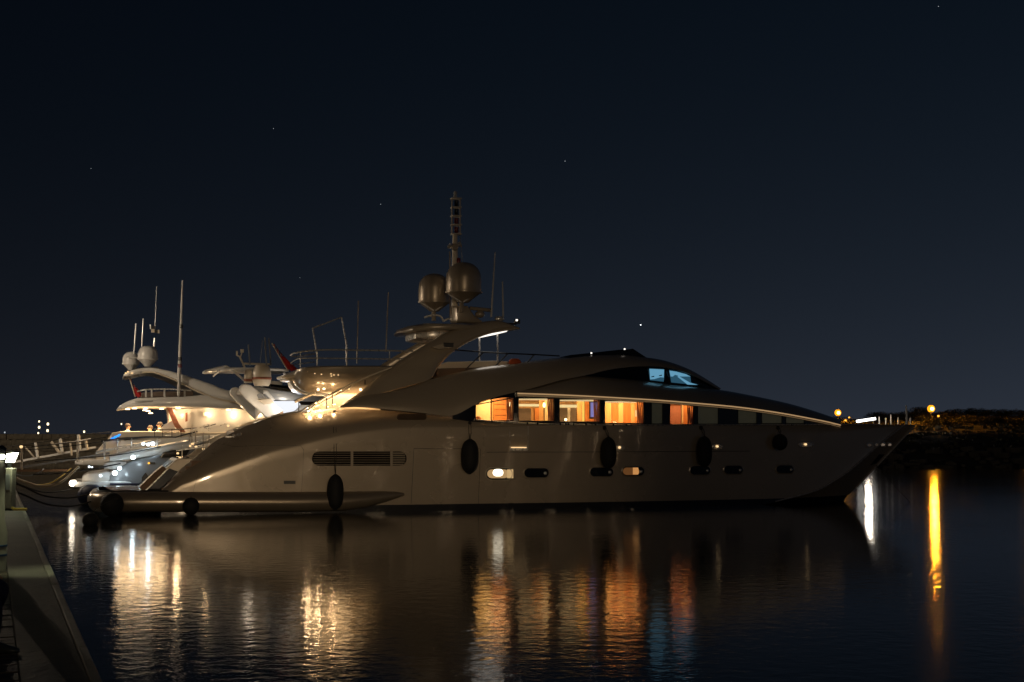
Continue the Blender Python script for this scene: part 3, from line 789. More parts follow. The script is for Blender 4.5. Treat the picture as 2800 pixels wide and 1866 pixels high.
# wheelhouse glass
gl_lo = smooth([L1(1600, 1029, -2.45), L1(1680, 1036, -2.35), L1(1750, 1042, -2.25), L1(1850, 1054, -1.88), L1(1910, 1061, -1.4), L1(1962, 1066, -.95)], 6)
gl_hi = smooth([L1(1600, 1026, -2.45), L1(1680, 1007, -2.28), L1(1760, 1000, -2.1), L1(1830, 1005, -1.85), L1(1895, 1026, -1.4), L1(1964, 1063, -.9)], 6)
mb = MB(); mb.loft([[a, b] for a, b in zip(gl_lo, gl_hi)], cap=False, closed=False)
mb.loft([mirror([a, b]) for a, b in zip(gl_lo, gl_hi)], cap=False, closed=False)
wg = mb.build('wheelhouse_glass', M['black_glass'], yacht)
def gl(u, v, off=-.03):
    y = interp([(1600, -2.45), (1680, -2.34), (1750, -2.2), (1850, -1.87), (1910, -1.4), (1964, -.92)], u); return L1(u, v, y + off)
def glpane(name, P, m, off, parent):
    b = MB(); b.prism([gl(u, v, off) for u, v in P], (0, .015, 0)); return b.build(name, m, parent)
p1 = glpane('lit_window', [(1776, 1009), (1797, 1010), (1816, 1011), (1815, 1043), (1778, 1039)], M['cyan'], -.05, wg)
glpane('console', [(1778, 1038), (1790, 1037), (1806, 1032), (1815, 1033), (1815, 1044), (1778, 1040)], M['cyan_dim'], -.07, p1)
for u, v in ((1785, 1030), (1806, 1027)):
    glpane('seat_back', [(u - 4, v), (u + 4, v - 2), (u + 4, v + 1), (u - 4, v + 2)], M['dark'], -.09, p1)
p2 = glpane('lit_window', [(1830, 1013), (1850, 1016), (1876, 1023), (1896, 1036), (1918, 1052), (1905, 1054), (1836, 1046)], M['cyan_dim'], -.05, wg)
glpane('lit_blind', [(1831, 1014), (1850, 1017), (1876, 1024), (1888, 1030), (1834, 1030)], M['cyan'], -.07, p2)
glpane('dashboard_edge', [(1852, 1030), (1858, 1030), (1887, 1047), (1908, 1053), (1880, 1052)], M['cyan'], -.07, p2)
glpane('console', [(1888, 1031), (1900, 1038), (1920, 1053), (1936, 1058), (1890, 1047)], M['smoke'], -.09, p2)
for P in ([(1772, 1006), (1822, 1009), (1820, 1047), (1773, 1042)], [(1826, 1009), (1850, 1012), (1880, 1021), (1924, 1054), (1832, 1049)]):
    b = MB(); b.tube([gl(u, v, -.05) for u, v in P + P[:2]], .03, 6, cap=False); b.build('window_frame', M['dark'], wg)

# ---- flybridge windscreen and loose things on top
mb = MB()
for s in (-1, 1):
    P = [L1(u, v, -1.7) for u, v in [(1528, 978), (1560, 971), (1610, 966), (1690, 957), (1727, 955), (1740, 963), (1762, 978), (1700, 978), (1600, 980)]]
    if s > 0: P = mirror(P)
    mb.prism(P, (0, .06 * -s, 0))
fr_ = [L1(1727, 955, -1.7), L1(1764, 979, -1.7)]
mb.prism([fr_[0], fr_[1], Vector((fr_[1].x, 1.7, fr_[1].z)), Vector((fr_[0].x, 1.7, fr_[0].z))], (.05, 0, .02))
mb.build('flybridge_windscreen', M['smoke'], yacht)
for (u, v) in ((1617, 966), (1708, 955)):
    b = MB(); b.sphere(L1(u, v, -1.7), .04, 8); b.build('windscreen_light', M['white_soft'], yacht)
quadpx('sun_pad', [(1224, 990), (1350, 987), (1420, 990), (1450, 1005), (1200, 1012), (1205, 1000)], -1.2, M['cream'], yacht, 2.4)
quadpx('seat_base', [(1195, 1008), (1440, 1002), (1440, 1020), (1195, 1030)], -1.6, M['brown'], yacht, 3.0)
b = MB(); b.sphere(L1(1408, 991, -1.9), .2, 12, (1.3, .6, .8)); b.build('orange_cushion', mat('orange_cover', (.5, .09, .02), .7), yacht)
# ---- mast arch legs (two, mirrored) and hardtop
LEG = [((935, 1106), (1180, 1038)), ((990, 1070), (1188, 1030)), ((1034, 1031), (1197, 1013)), ((1072, 1004), (1211, 994)), ((1117, 972), (1236, 968)), ((1176, 936), (1266, 947)), ((1224, 909), (1308, 925)), ((1278, 891), (1342, 913)), ((1325, 879), (1372, 907)), ((1365, 876), (1396, 903)), ((1400, 886), (1411, 901)), ((1421, 896), (1423, 900))]
yl = [-2.55, -2.5, -2.42, -2.34, -2.25, -2.12, -2.0, -1.9, -1.85, -1.8, -1.75, -1.7]
P_, Q_ = smooth([L1(*a, y) for (a, b), y in zip(LEG, yl)], 4), smooth([L1(*b, y) for (a, b), y in zip(LEG, yl)], 4)
rings = []
for a, b in zip(P_, Q_):
    mid = (a + b) / 2; h = (a - b) / 2; ring = []
    for k in range(20):
        th = 2 * math.pi * k / 20
        c, s = math.cos(th), math.sin(th)
        ring.append(mid + h * (abs(c) ** .8 * (1 if c > 0 else -1)) + Vector((0, .26 + .26 * (abs(s) ** .7 * (1 if s > 0 else -1)), 0)))
    rings.append(ring)
for s in (0, 1):
    mb = MB(); mb.loft(rings if not s else [mirror(r) for r in rings])
    leg = mb.build('mast_arch_leg', M['paint'], yacht, sharp=60)
    if not s:
        q = quadpx('side_light_shelf', [(1180, 949), (1214, 938), (1242, 940), (1240, 952), (1200, 955)], -2.42, M['paint'], leg, .3)
        quadpx('side_light', [(1213, 937), (1241, 938), (1240, 950), (1214, 949)], -2.46, M['dark'], leg, .1)
def slab(name, stations, m, parent, fr=Y1, rnd=.06, sharp=40, arch=0.0):
    """body through stations (u, v_top, v_bottom, half width): near edge drawn where the picture has it"""
    rings = []
    for st in stations:
        u, v0, v1, w = st[:4]
        a, b = fr.L(u, v0, -w), fr.L(u, v1, -w)
        h = max(a.z - b.z, .004); r = min(rnd, h * .45, w * .4)
        x = a.x
        half = [(-w + r, a.z), (-w + r * .3, a.z - r * .3), (-w, a.z - r), (-w, b.z + r), (-w + r * .3, b.z + r * .3), (-w + r, b.z)]
        ring = [Vector((x, y, z)) for y, z in half] + [Vector((x, -y, z)) for y, z in reversed(half)]
        if arch:
            ring = ring[:6] + ring[6:] + [Vector((x, w * .4, a.z + arch)), Vector((x, -w * .4, a.z + arch))]
        rings.append(ring)
    b = MB(); b.loft(rings); return b.build(name, m, parent, sharp=sharp)
# aft wing of the hardtop and rounded radar base below it
slab('hardtop_wing', [(1090, 908, 910, .3), (1105, 903, 910, 1.0), (1129, 893, 908, 1.6), (1176, 884, 905, 1.9), (1230, 885, 903, 2.0), (1300, 888, 904, 1.9), (1360, 884, 904, 1.5)], M['paint'], yacht, rnd=.12, arch=.08)
slab('hardtop_ceiling', [(1127, 916, 922, .5), (1137, 908, 926, 1.0), (1165, 902, 928, 1.25), (1200, 901, 928, 1.3), (1262, 900, 924, 1.2)], M['steel'], yacht, rnd=.1)
b = MB(); P = [L1(u, v, -1.35) for u, v in [(1306, 922), (1325, 912), (1372, 904), (1392, 902), (1384, 908), (1345, 916)]]
b.prism(P, (0, 1.6, .0)); b.build('hardtop_light_panel', M['white_soft'], yacht)
slab('hardtop_front', [(1270, 892, 915, 1.9), (1320, 884, 910, 1.8), (1370, 883, 903, 1.6), (1405, 890, 902, 1.3), (1421, 896, 900, .9)], M['paint'], yacht, rnd=.1)
for u0, v0, u1, v1, y in ((1311, 925, 1311, 990, -.9), (1361, 905, 1361, 1004, -1.2)):
    tubepx('hardtop_post', [(u0, v0), (u1, v1)], y, .035, M['steel'], yacht)
# ---- domes, mast, aerials
def dome(name, u0, u1, vt, vb, vc, y, fr, m, parent, m2=None):
    c = fr.L((u0 + u1) / 2, vb, y); r = (fr.L(u1, vb, y) - fr.L(u0, vb, y)).length / 2
    zt_ = fr.L((u0 + u1) / 2, vt, y).z - c.z; zc = fr.L((u0 + u1) / 2, vc, y).z - c.z
    prof = [(r * .97, 0.0)]
    zcyl = zt_ - r * .92
    prof += [(r, zcyl * .25), (r * .99, zcyl)]
    for k in range(1, 10):
        a = k / 9 * math.pi / 2; prof.append((max(.001, r * .99 * math.cos(a) ** .85), zcyl + (zt_ - zcyl) * math.sin(a)))
    b = MB(); b.lathe(c, prof, 32); o = b.build(name, m, parent, sharp=60)
    b = MB(); b.lathe(c, [(r * 1.03, -.035), (r * 1.04, 0), (r * 1.03, .035)], 32); b.build('dome_rim', m2 or m, o)
    b = MB(); b.lathe(c, [(r * .30, zc), (r * .45, zc * .75), (r * .95, -.035)], 32); b.build('dome_base', m2 or m, o)
    return o
dl = dome('satellite_dome', 1145, 1230, 749, 827, 852, .9, Y1, M['dome'], yacht)
dr = dome('satellite_dome', 1220, 1315, 718, 800, 828, -.6, Y1, M['dome'], yacht)
for c, d0 in (((1186, 850), dl), ((1262, 827), dr)):
    yy = .9 if d0 is dl else -.6
    for a, bb_ in (((c[0] - 36, c[1] - 22), c), ((c[0] + 40, c[1] - 24), (c[0] + 4, c[1]))):
        tubepx('dome_strut', [a, bb_], yy - .3, .03, M['steel'], d0)
    tubepx('dome_pedestal', [(c[0], c[1] - 8), (c[0], c[1] + 28)], yy, .09, M['paint'], d0)
tubepx('dome_bracket', [(1160, 869), (1186, 862), (1205, 866), (1213, 880)], .8, .04, M['steel'], yacht, sm=4)
tubepx('dome_bracket', [(1212, 878), (1245, 865)], .5, .04, M['steel'], yacht)
slab('mast_base', [(1238, 838, 880, .25), (1250, 836, 882, .5), (1280, 836, 882, .55), (1298, 862, 884, .4), (1318, 878, 884, .3)], M['paint'], yacht, rnd=.1)
tubepx('mast_pole', [(1243, 880), (1244, 729), (1244, 641)], 0, [.14, .13, .10], M['mast'], yacht, n=12)
ladder = MB()
for u in (1235.5, 1258): ladder.tube([L1(u, 543, 0), L1(u, 641, 0)], .03, 6)
lad = ladder.build('mast_lantern_frame', M['mast'], yacht)
for k, v in enumerate((544, 568, 592, 616, 641)):
    c = L1(1247, v, 0); b = MB(); b.box(c, (.40, .34, .045)); b.build('lantern_shelf', M['mast'], lad)
for k, v in enumerate((556, 580, 605, 629)):
    c = L1(1248, v, 0); b = MB(); b.lathe(c, [(.07, -.12), (.085, -.09), (.085, .09), (.06, .12)], 12); b.build('lantern', M['smoke' if k < 2 else 'redlens'], lad)
b = MB(); b.lathe(L1(1245, 538, 0), [(.09, -.06), (.07, .0), (.06, .10), (.09, .14), (.05, .2), (.01, .24)], 12); b.build('masthead_light', M['white'], lad)
b = MB(); b.lathe(L1(1243, 676, -.15), [(.12, -.03), (.15, 0), (.12, .05)], 14, Vector((0, -1, 0))); b.build('floodlight', M['paint'], yacht)
for u, v, d in ((1234, 677, (-1, 0, .5)), (1251, 672, (1, 0, .5))):
    b = MB(); b.lathe(L1(u, v, 0), [(.03, -.14), (.05, 0), (.12, .14)], 12, Vector(d)); b.build('horn', M['steel'], yacht)
b = MB(); b.lathe(L1(1254, 713, -.1), [(.08, -.1), (.09, 0), (.07, .1)], 12); b.build('stern_lantern', M['redlens'], yacht)
tubepx('whip_aerial', [(1230, 688), (1231, 866)], .2, .028, M['paint'], yacht)
tubepx('stay_wire', [(1258, 644), (1265, 720)], -.05, .012, M['steel'], yacht)
tubepx('whip_aerial', [(1354, 690), (1343, 868)], -.9, [.022, .04], M['white'], yacht)
tubepx('whip_aerial', [(1374, 770), (1376, 867)], -1.1, [.022, .035], M['white'], yacht)
tubepx('radar_scanner', [(1284, 843), (1343, 849)], -.4, .075, M['paint'], yacht, n=8)
b = MB(); b.sphere(L1(1312, 860, -.4), .2, 14, (1, 1, .75)); b.build('radar_gearbox', M['paint'], yacht)
b = MB(); b.sphere(L1(1366, 872, -.9), .14, 10, (1.5, .8, .8)); b.build('searchlight', M['steel'], yacht)
b = MB(); b.box(L1(1414, 880, -1.0), (.2, .18, .16)); cm = b.build('camera_housing', M['dark'], yacht)
b = MB(); b.sphere(L1(1413, 876, -1.12), .05, 8); b.build('camera_lens', M['white_soft'], cm)
b = MB(); b.box(L1(1400, 886, -1.0), (.35, .1, .07)); b.build('camera_bracket', M['dark'], yacht)
# ---- aft overhang of the flybridge: rounded bowl
BOWL = [(799, 1041, 1044, .5), (803, 1024, 1050, 1.1), (811, 1011, 1056, 1.6), (825, 1006, 1066, 2.0), (845, 1003, 1073, 2.3), (880, 1001, 1075, 2.5), (930, 1000, 1076, 2.6), (970, 1000, 1077, 2.55), (1040, 1000, 1077, 2.3), (1160, 1000, 1077, 2.0)]
rings = []
for u, v0, v1, w in BOWL:
    a, b_ = L1(u, v0, -w), L1(u, v1, -w * .72)
    half = [Vector((a.x, -w + .25, a.z - .02)), Vector((a.x, -w + .08, a.z + .0))]
    for k in range(9):
        t = k / 8; ang = t * math.pi / 2
        half.append(Vector((lerp(a.x, b_.x, t), -(w * .60 + w * .40 * math.cos(ang)), lerp(a.z - .05, b_.z, math.sin(ang) ** 1.1))))
    half.append(Vector((b_.x, -w * .3, b_.z)))
    rings.append(half + list(reversed(mirror(half))))
mb = MB(); mb.loft(rings); bowl = mb.build('flybridge_overhang', M['paint'], yacht, sharp=45)
tubepx('overhang_trim', [(796, 1043), (803, 1056), (815, 1067), (834, 1076), (858, 1079), (905, 1081)], [-1.0, -1.2, -1.4, -1.6, -1.7, -1.8], .06, M['white'], bowl, sm=4)
slab('aft_step_plate', [(771, 1027, 1032, .9), (780, 1025, 1034, 1.1), (812, 1025, 1034, 1.3)], M['cream'], bowl, rnd=.03)
slab('aft_step_plate', [(778, 1035, 1040, .7), (790, 1034, 1041, .9), (816, 1034, 1041, 1.1)], M['cream'], bowl, rnd=.03)
for u, v, y in ((870, 1066, -1.95), (886, 1063, -2.0), (931, 1066, -2.0), (953, 1062, -2.05), (986, 1066, -2.0), (973, 1075, -1.4), (900, 1077, -1.2)):
    b = MB(); b.sphere(L1(u, v, y - .05), .05, 10, (1, .6, 1)); b.build('downlight', M['warm_lamp'], bowl)
for u, v in ((815, 1012), (824, 1011), (833, 1015), (842, 1016), (861, 1022), (879, 1024), (905, 1023), (913, 1026), (925, 1026), (906, 1029), (850, 1010), (876, 1012)):
    w = interp([(799, .5), (811, 1.55), (825, 1.95), (845, 2.25), (880, 2.45), (930, 2.57)], u)
    b = MB(); b.sphere(L1(u, v, -w), .028, 6); b.build('rivet_light', M['warm_soft'], bowl)
def area(name, loc, sx_, sy_, power, col, parent, rot=(0, 0, 0)):
    l = bpy.data.lights.new(name, 'AREA'); l.shape = 'RECTANGLE'; l.size = sx_; l.size_y = sy_; l.energy = power; l.color = col
    o = bpy.data.objects.new(name, l); COL.objects.link(o); o.parent = parent; o.location = loc; o.rotation_euler = rot
    return o
area('overhang_ceiling_light', L1(930, 1079, -1.2), 2.4, .9, 75, WARM, yacht)
for u_, v_ in ((874, 1118), (911, 1104), (845, 1124)):
    point('stair_light_beam', L1(u_, v_, -2.35), 13, WARM, .05, yacht)
# saloon aft bulkhead, door pillar and stair wing in the lit cockpit
quadpx('cockpit_wing', [(830, 1132), (862, 1108), (905, 1079), (1010, 1078), (985, 1094), (950, 1112), (925, 1128)], -1.3, M['cream'], yacht, .12)
quadpx('cockpit_bulkhead', [(905, 1079), (1040, 1079), (1040, 1135), (905, 1135)], -.9, M['cream'], yacht, 1.8)
slab('cockpit_sofa', [(640, 1178, 1215, 1.7), (700, 1160, 1215, 1.8), (780, 1148, 1215, 1.8), (800, 1150, 1215, 1.7)], M['cream'], yacht, rnd=.12)
tubepx('stair_rail', [(742, 1139), (800, 1128), (823, 1124), (894, 1084), (986, 1039), (1071, 1005)], -2.45, .032, M['cream'], yacht, sm=3)
tubepx('stair_rail', [(840, 1127), (870, 1107), (930, 1074), (1000, 1037), (1060, 1010)], -2.2, .032, M['cream'], yacht, sm=3)
for u, v0, v1 in ((817, 1098, 1128), (893, 1080, 1119), (909, 1072, 1112), (998, 1040, 1052)):
    tubepx('rail_stanchion', [(u, v0), (u, v1)], -2.4, .02, M['dark'], yacht)
for u, v in ((874, 1121), (897, 1113), (911, 1107), (916, 1106), (895, 1087), (864, 1103), (863, 1128)):
    b = MB(); b.sphere(L1(u, v, -2.6), .028, 8); b.build('stair_light', M['warm_lamp'], yacht)
tubepx('boarding_arm', [(806, 1099), (862, 1074)], -2.0, .055, M['cream'], yacht)
# ---- flybridge rails
def rail(P, ys, r, name='rail_bar', m='steel', fr=Y1, parent=None, sm=4): return tubepx(name, P, ys, r, M[m], parent, fr, 8, sm)
fr1 = rail([(860, 968), (815, 975), (795, 973), (805, 966), (843, 960), (897, 957), (977, 958), (1060, 959), (1129, 961)], [2.2, 1.2, -.6, -1.8, -2.3, -2.4, -2.4, -2.4, -2.35], .03, 'flybridge_rail', parent=yacht)
rail([(860, 990), (815, 996), (795, 995), (806, 986), (826, 980), (897, 980), (977, 981), (1060, 982), (1102, 982)], [2.2, 1.2, -.6, -1.8, -2.3, -2.4, -2.4, -2.4, -2.35], .022, 'rail_bar', parent=fr1)
for u, v0, v1 in ((821, 965, 1004), (867, 958, 1000), (948, 957, 1000), (976, 958, 995), (1065, 959, 982)):
    tubepx('rail_post', [(u, v0), (u, v1)], -2.38, .022, M['steel'], fr1)
fr2 = rail([(1240, 957), (1319, 963), (1390, 967), (1460, 970), (1530, 974)], -2.05, .026, 'forward_rail', 'dark', parent=yacht)
for a, b_ in (((1272, 1012), (1322, 964)), ((1352, 1004), (1388, 968)), ((1441, 993), (1460, 971))):
    tubepx('rail_post', [a, b_], -2.05, .024, M['dark'], fr2)
frm = MB(); frm.tube([L1(u, v, -1.0) for u, v in [(867, 1000), (867, 970), (855, 898), (934, 868), (948, 946), (948, 1000)]], .035, 8); frm.build('awning_frame', M['steel'], yacht)
tubepx('whip_aerial', [(980, 823), (976, 995)], -.5, .024, M['paint'], yacht)
tubepx('whip_aerial', [(1062, 800), (1055, 963)], .3, .022, M['paint'], yacht)

# ---- saloon behind the lit windows
def boxpx(name, u0, u1, v0, v1, y, thick, m, parent, fr=Y1):
    a, b_ = fr.L(u0, v0, y), fr.L(u1, v1, y)
    mb = MB(); mb.box(((a.x + b_.x) / 2, y + thick / 2, (a.z + b_.z) / 2), (abs(b_.x - a.x), thick, abs(a.z - b_.z))); return mb.build(name, M[m] if isinstance(m, str) else m, parent)
sal = boxpx('saloon_wall', 1285, 1775, 1050, 1185, -.4, .1, 'light_wood', yacht)
zf = L1(1500, 1162, -2.9).z - .45
xa_, xb_ = L1(1290, 1150, -2.9).x, L1(1905, 1150, -2.3).x
b = MB(); b.box(((xa_ + xb_) / 2, -1.65, zf), (xb_ - xa_, 2.3, .06)); b.build('saloon_floor', M['brown'], yacht)
for u in (1288, 1770, 1828, 1902):
    p = L1(u, ebv(u) + 6, -2.6); b = MB(); b.box((p.x, -1.5, (p.z + zf) / 2), (.06, 2.0, p.z - zf)); b.build('partition', M['wood'], yacht)
boxpx('cabin_wall', 1815, 1915, 1070, 1185, -.8, .1, 'wood', yacht)
# W1
boxpx('cream_panel', 1296, 1341, 1085, 1160, -1.4, .06, 'cream_wall', sal)
for k in range(4): boxpx('drawer', 1350, 1397, 1092 + k * 15, 1105.5 + k * 15, -1.4, .1, 'wood', sal)
boxpx('cupboard', 1345, 1402, 1086, 1165, -1.33, .3, 'light_wood', sal)
b = MB(); b.sphere(L1(1393, 1106, -1.5), .07, 10, (.6, .6, 1.4)); b.build('wall_lamp', M['warm_lamp'], sal)
b = MB(); b.sphere(L1(1308, 1146, -2.2), .12, 10); b.build('orange_cushion', M['wood'], sal)
# W2
boxpx('sofa', 1416, 1452, 1117, 1160, -1.5, .5, 'brown', sal)
boxpx('lamp_shade', 1417, 1474, 1105, 1112, -1.7, .12, lamp_mat('shade_glow', (1, .72, .34), 1.15), sal)
boxpx('cupboard', 1463, 1474, 1117, 1160, -1.2, .2, 'wood', sal)
boxpx('cupboard', 1474, 1486, 1095, 1160, -1.1, .2, 'light_wood', sal)
boxpx('column', 1490, 1502, 1093, 1160, -1.3, .2, 'cream_wall', sal)
b = MB(); b.sphere(L1(1488, 1108, -1.5), .08, 10, (.7, .7, 1.4)); b.build('wall_lamp', M['warm_lamp'], sal)
tubepx('floor_lamp_stem', [(1488, 1112), (1488, 1160)], -1.5, .02, M['dark'], sal)
# W3
boxpx('lamp_shade', 1532, 1578, 1107, 1115, -1.7, .12, lamp_mat('shade_glow', (1, .72, .34), 1.1), sal)
boxpx('sofa', 1532, 1552, 1116, 1160, -1.5, .4, 'brown', sal)
boxpx('cream_panel', 1552, 1560, 1116, 1160, -1.4, .3, 'cream', sal)
boxpx('sofa', 1561, 1576, 1116, 1160, -1.45, .4, 'brown', sal)
boxpx('cupboard', 1578, 1592, 1096, 1160, -1.2, .2, 'light_wood', sal)
boxpx('strip_lamp', 1593, 1598, 1098, 1156, -1.4, .05, lamp_mat('strip_glow', (1, .62, .12), 1.2), sal)
boxpx('wall_panel', 1599, 1636, 1094, 1160, -1.2, .2, 'wood', sal)
tvf = boxpx('television', 1612, 1637, 1098, 1146, -1.5, .06, 'dark', sal)
boxpx('screen', 1615, 1636, 1101, 1141, -1.52, .015, 'tv', tvf)
b = MB(); b.sphere(L1(1547, 1148, -2.0), .06, 10); b.build('table_lamp', M['warm_lamp'], sal)
# W4
for k, (a, c, m) in enumerate(((1650, 1672, 'light_wood'), (1673, 1690, 'wood'), (1691, 1705, 'light_wood'), (1706, 1724, 'wood'), (1725, 1742, 'light_wood'))):
    boxpx('wall_panel', a, c, 1094, 1165, -1.3 + .03 * (k % 2), .1, m, sal)
boxpx('door_gap', 1743, 1752, 1096, 1165, -1.2, .1, 'dark', sal)
boxpx('strip_lamp', 1738, 1742, 1122, 1140, -1.5, .05, lamp_mat('strip_glow', (1, .75, .36), 1.0), sal)
# W6
boxpx('door_frame', 1832, 1862, 1110, 1165, -1.3, .1, 'curtain', sal)
boxpx('cream_panel', 1866, 1880, 1102, 1165, -1.4, .1, 'cream_wall', sal)
# curtains gathered at the forward edge of each lit window, valance light along the top
for (u0, u1, v0, v1, kind) in WIN:
    if kind != 'sal': continue
    for k in range(4):
        uu = u1 - 3 - k * 4.6
        pts = [L1(uu + .8 * math.sin(q * 1.3 + k), lerp(v0 - 4, v1 + 3, q / 5), -2.72 + .03 * (k % 2)) for q in range(6)]
        b = MB(); b.tube(pts, .030, 7); b.build('curtain_fold', M['curtain'], sal)
    if u0 != 1301 and u0 != 1832:
        boxpx('valance_light', u0 - 2, u1 - 18, v0 - 3, v0 + 6, -2.45, .08, 'cove', sal)
for u, pw, wd_ in ((1352, 40, 1.1), (1467, 42, 1.1), (1586, 46, 1.2), (1707, 56, 1.2), (1867, 24, .7)):
    area('saloon_ceiling_light', L1(u, ebv(u) - 2, -2.0) - Vector((0, 0, .02)), wd_, .9, pw, (1.0, .60, .26), yacht)

# ================================================================== FENDERS
rng_f = 'black fenders hanging along the beige yacht'
def fender(u, v0, v1, w, rope_v, label, rope_top=None, rnd=False):
    vm = (v0 + v1) / 2; h, n = hit_n(u, min(vm, 1330)); r = w / 2 * h.y.__class__(0.0128) if False else w / 2 * .0131
    c = Vector((h.x, h.y, h.z)); c = L1(u, vm, h.y - r * 1.0)
    zt_, zb_ = L1(u, v0, c.y).z, L1(u, v1, c.y).z
    root = empty('fender', Y1.w(c), HEAD, label, 'fender', rng_f)
    hh = (zt_ - zb_) / 2; prof = []
    for k in range(15):
        t = -1 + 2 * k / 14
        rr_ = r * max(0.02, (1 - abs(t) ** (2.6 if not rnd else 2.0))) ** (.5)
        if t < -.75 and not rnd: rr_ *= .9
        prof.append((max(rr_, .012), t * hh))
    b = MB(); b.lathe((0, 0, 0), prof, 20); b.build('fender_body', M['rubber'], root)
    if rope_v:
        top = L1(u if rope_top is None else rope_top, rope_v, 0); y_t = None
        hh_ = hit(u if rope_top is None else rope_top, rope_v + 3, .02)
        for du in (-.03, .03):
            mid = [hit(lerp(u, rope_top or u, q), lerp(v0, rope_v + 3, q), .03) for q in (.35, .7)]
            b = MB(); b.tube([Vector((du * .2, 0, hh))] + [m_ - c + Vector((du * 1.5, 0, 0)) for m_ in mid if m_ is not None] + [hh_ - c + Vector((du, 0, 0))], .011, 5); b.build('rope', M['dark_rope'], root)
        kn = MB(); kn.sphere(hh_ - c + Vector((0, -.02, -.06)), .07, 8, (1, .7, 1.6)); kn.build('rope_knot', M['dark_rope'], root)
    return root
fender(917, 1297, 1396, 46, 1122, 'long black fender on the longest rope, hanging in front of the swim platform tube', 915)
fender(1285, 1200, 1297, 50, 1152, 'long black fender below the aft end of the lit windows, beside the hatch', 1284)
fender(1664, 1195, 1284, 46, 1163, 'long black fender hung below the fourth lit saloon window', 1652)
fender(1927, 1193, 1279, 44, 1163, 'long black fender hung below the dark windows forward of the lit ones', 1916)
fender(2134, 1187, 1232, 44, 1163, 'short round black fender, the one nearest the bow', 2126, True)
for (u, v, r, lab) in ((522, 1385, 23, 'round black ball fender against the middle of the swim platform tube'), (306, 1380, 31, 'big round black ball fender at the stern corner of the swim platform')):
    c = L1(u, v, -3.5); root = empty('fender', Y1.w(c), HEAD, lab, 'fender', rng_f)
    rr_ = r * .0128
    b = MB(); b.lathe((0, 0, 0), [(rr_ * max(.05, math.cos(a)), rr_ * 1.05 * math.sin(a)) for a in [-math.pi / 2 + math.pi * k / 14 for k in range(15)]], 22); b.build('fender_body', M['rubber'], root)
    top = L1(u, 1346 if u > 400 else 1340, -3.1); b = MB(); b.tube([Vector((0, 0, rr_)), top - c], .012, 5); b.build('rope', M['dark_rope'], root)
c = at_z(247, 1432, .05); root = empty('fender', c, 0, 'small dark ball fender floating on the water off the stern corner', 'fender', rng_f)
b = MB(); b.sphere((0, 0, .1), .25, 18); b.build('fender_body', M['rubber'], root)
b = MB(); b.tube([(0, 0, .33), (.35, .25, .6), (.7, .5, .75)], .012, 5); b.build('rope', M['dark_rope'], root)

# ================================================================== SECOND YACHT (beyond, smaller, grey hull)
y2 = empty('motor_yacht', Y2.o, HEAD, 'smaller grey motor yacht in the middle with glaring white stern lights', 'yacht')
L2 = Y2.L
slab('hull', [(262, 1312, 1372, 1.9), (300, 1290, 1373, 2.2), (360, 1262, 1374, 2.4), (430, 1243, 1375, 2.5), (520, 1222, 1375, 2.55), (600, 1195, 1376, 2.6), (740, 1170, 1376, 2.6), (1000, 1160, 1374, 2.6), (1400, 1150, 1370, 2.2), (1700, 1150, 1367, .3)], M['grey'], y2, Y2, .18, 40)
slab('swim_platform', [(185, 1322, 1332, 1.6), (205, 1318, 1333, 2.2), (300, 1316, 1335, 2.4), (420, 1316, 1336, 2.4)], M['white'], y2, Y2, .06)
slab('hull_stripe', [(300, 1322, 1327, 2.45), (420, 1322, 1327, 2.56), (520, 1322, 1327, 2.6)], M['navy'], y2, Y2, .01)
quadpx('hull_window', [(436, 1252), (446, 1237), (470, 1231), (520, 1228), (510, 1246), (480, 1252)], -2.56, M['black_glass'], y2, .06, Y2)
quadpx('stern_name_plate', [(408, 1264), (425, 1264), (425, 1270), (408, 1270)], -2.52, M['dark'], y2, .06, Y2)
b = MB(); b.sphere(L2(407, 1267, -2.56), .045, 8); b.build('stern_marker_lamp', M['amber'], y2)
slab('transom_moulding', [(225, 1303, 1318, 1.7), (240, 1296, 1318, 2.0), (290, 1290, 1318, 2.2), (330, 1296, 1318, 2.2)], M['white'], y2, Y2, .1)
slab('bathing_ladder_box', [(285, 1268, 1284, 1.8), (310, 1262, 1284, 2.0), (345, 1264, 1282, 2.0)], M['white'], y2, Y2, .05)
# dark fin (folded dinghy crane) and tan steps on the quarter
quadpx('dinghy_crane', [(387, 1320), (388, 1305), (398, 1292), (406, 1303), (396, 1325), (386, 1335)], -2.7, M['dark'], y2, .2, Y2)
# cockpit and saloon
slab('superstructure', [(726, 1098, 1180, 2.1), (745, 1096, 1180, 2.2), (830, 1094, 1170, 2.2), (1000, 1100, 1165, 2.1), (1300, 1130, 1158, 1.6)], M['white'], y2, Y2, .12)
slab('saloon_window', [(745, 1094, 1106, 2.24), (830, 1092, 1108, 2.24), (1000, 1098, 1112, 2.14)], M['black_glass'], y2, Y2, .03)
quadpx('lit_saloon_side', [(728, 1104), (745, 1097), (815, 1097), (822, 1106), (808, 1122), (770, 1140), (738, 1146)], -2.30, lamp_mat('saloon_side_light', (.92, .95, 1.0), 1.0), y2, .03, Y2)
quadpx('chair', [(751, 1148), (757, 1115), (768, 1118), (775, 1128), (770, 1140)], -2.42, M['teak'], y2, .1, Y2)
slab('flybridge', [(664, 1062, 1074, 1.5), (700, 1056, 1088, 2.1), (760, 1066, 1096, 2.3), (830, 1075, 1100, 2.3), (1000, 1085, 1102, 2.2), (1200, 1100, 1112, 1.8)], M['grey'], y2, Y2, .12)
slab('flybridge_windscreen', [(740, 1050, 1068, 1.9), (830, 1060, 1080, 2.0), (940, 1075, 1088, 1.9)], M['smoke'], y2, Y2, .05)
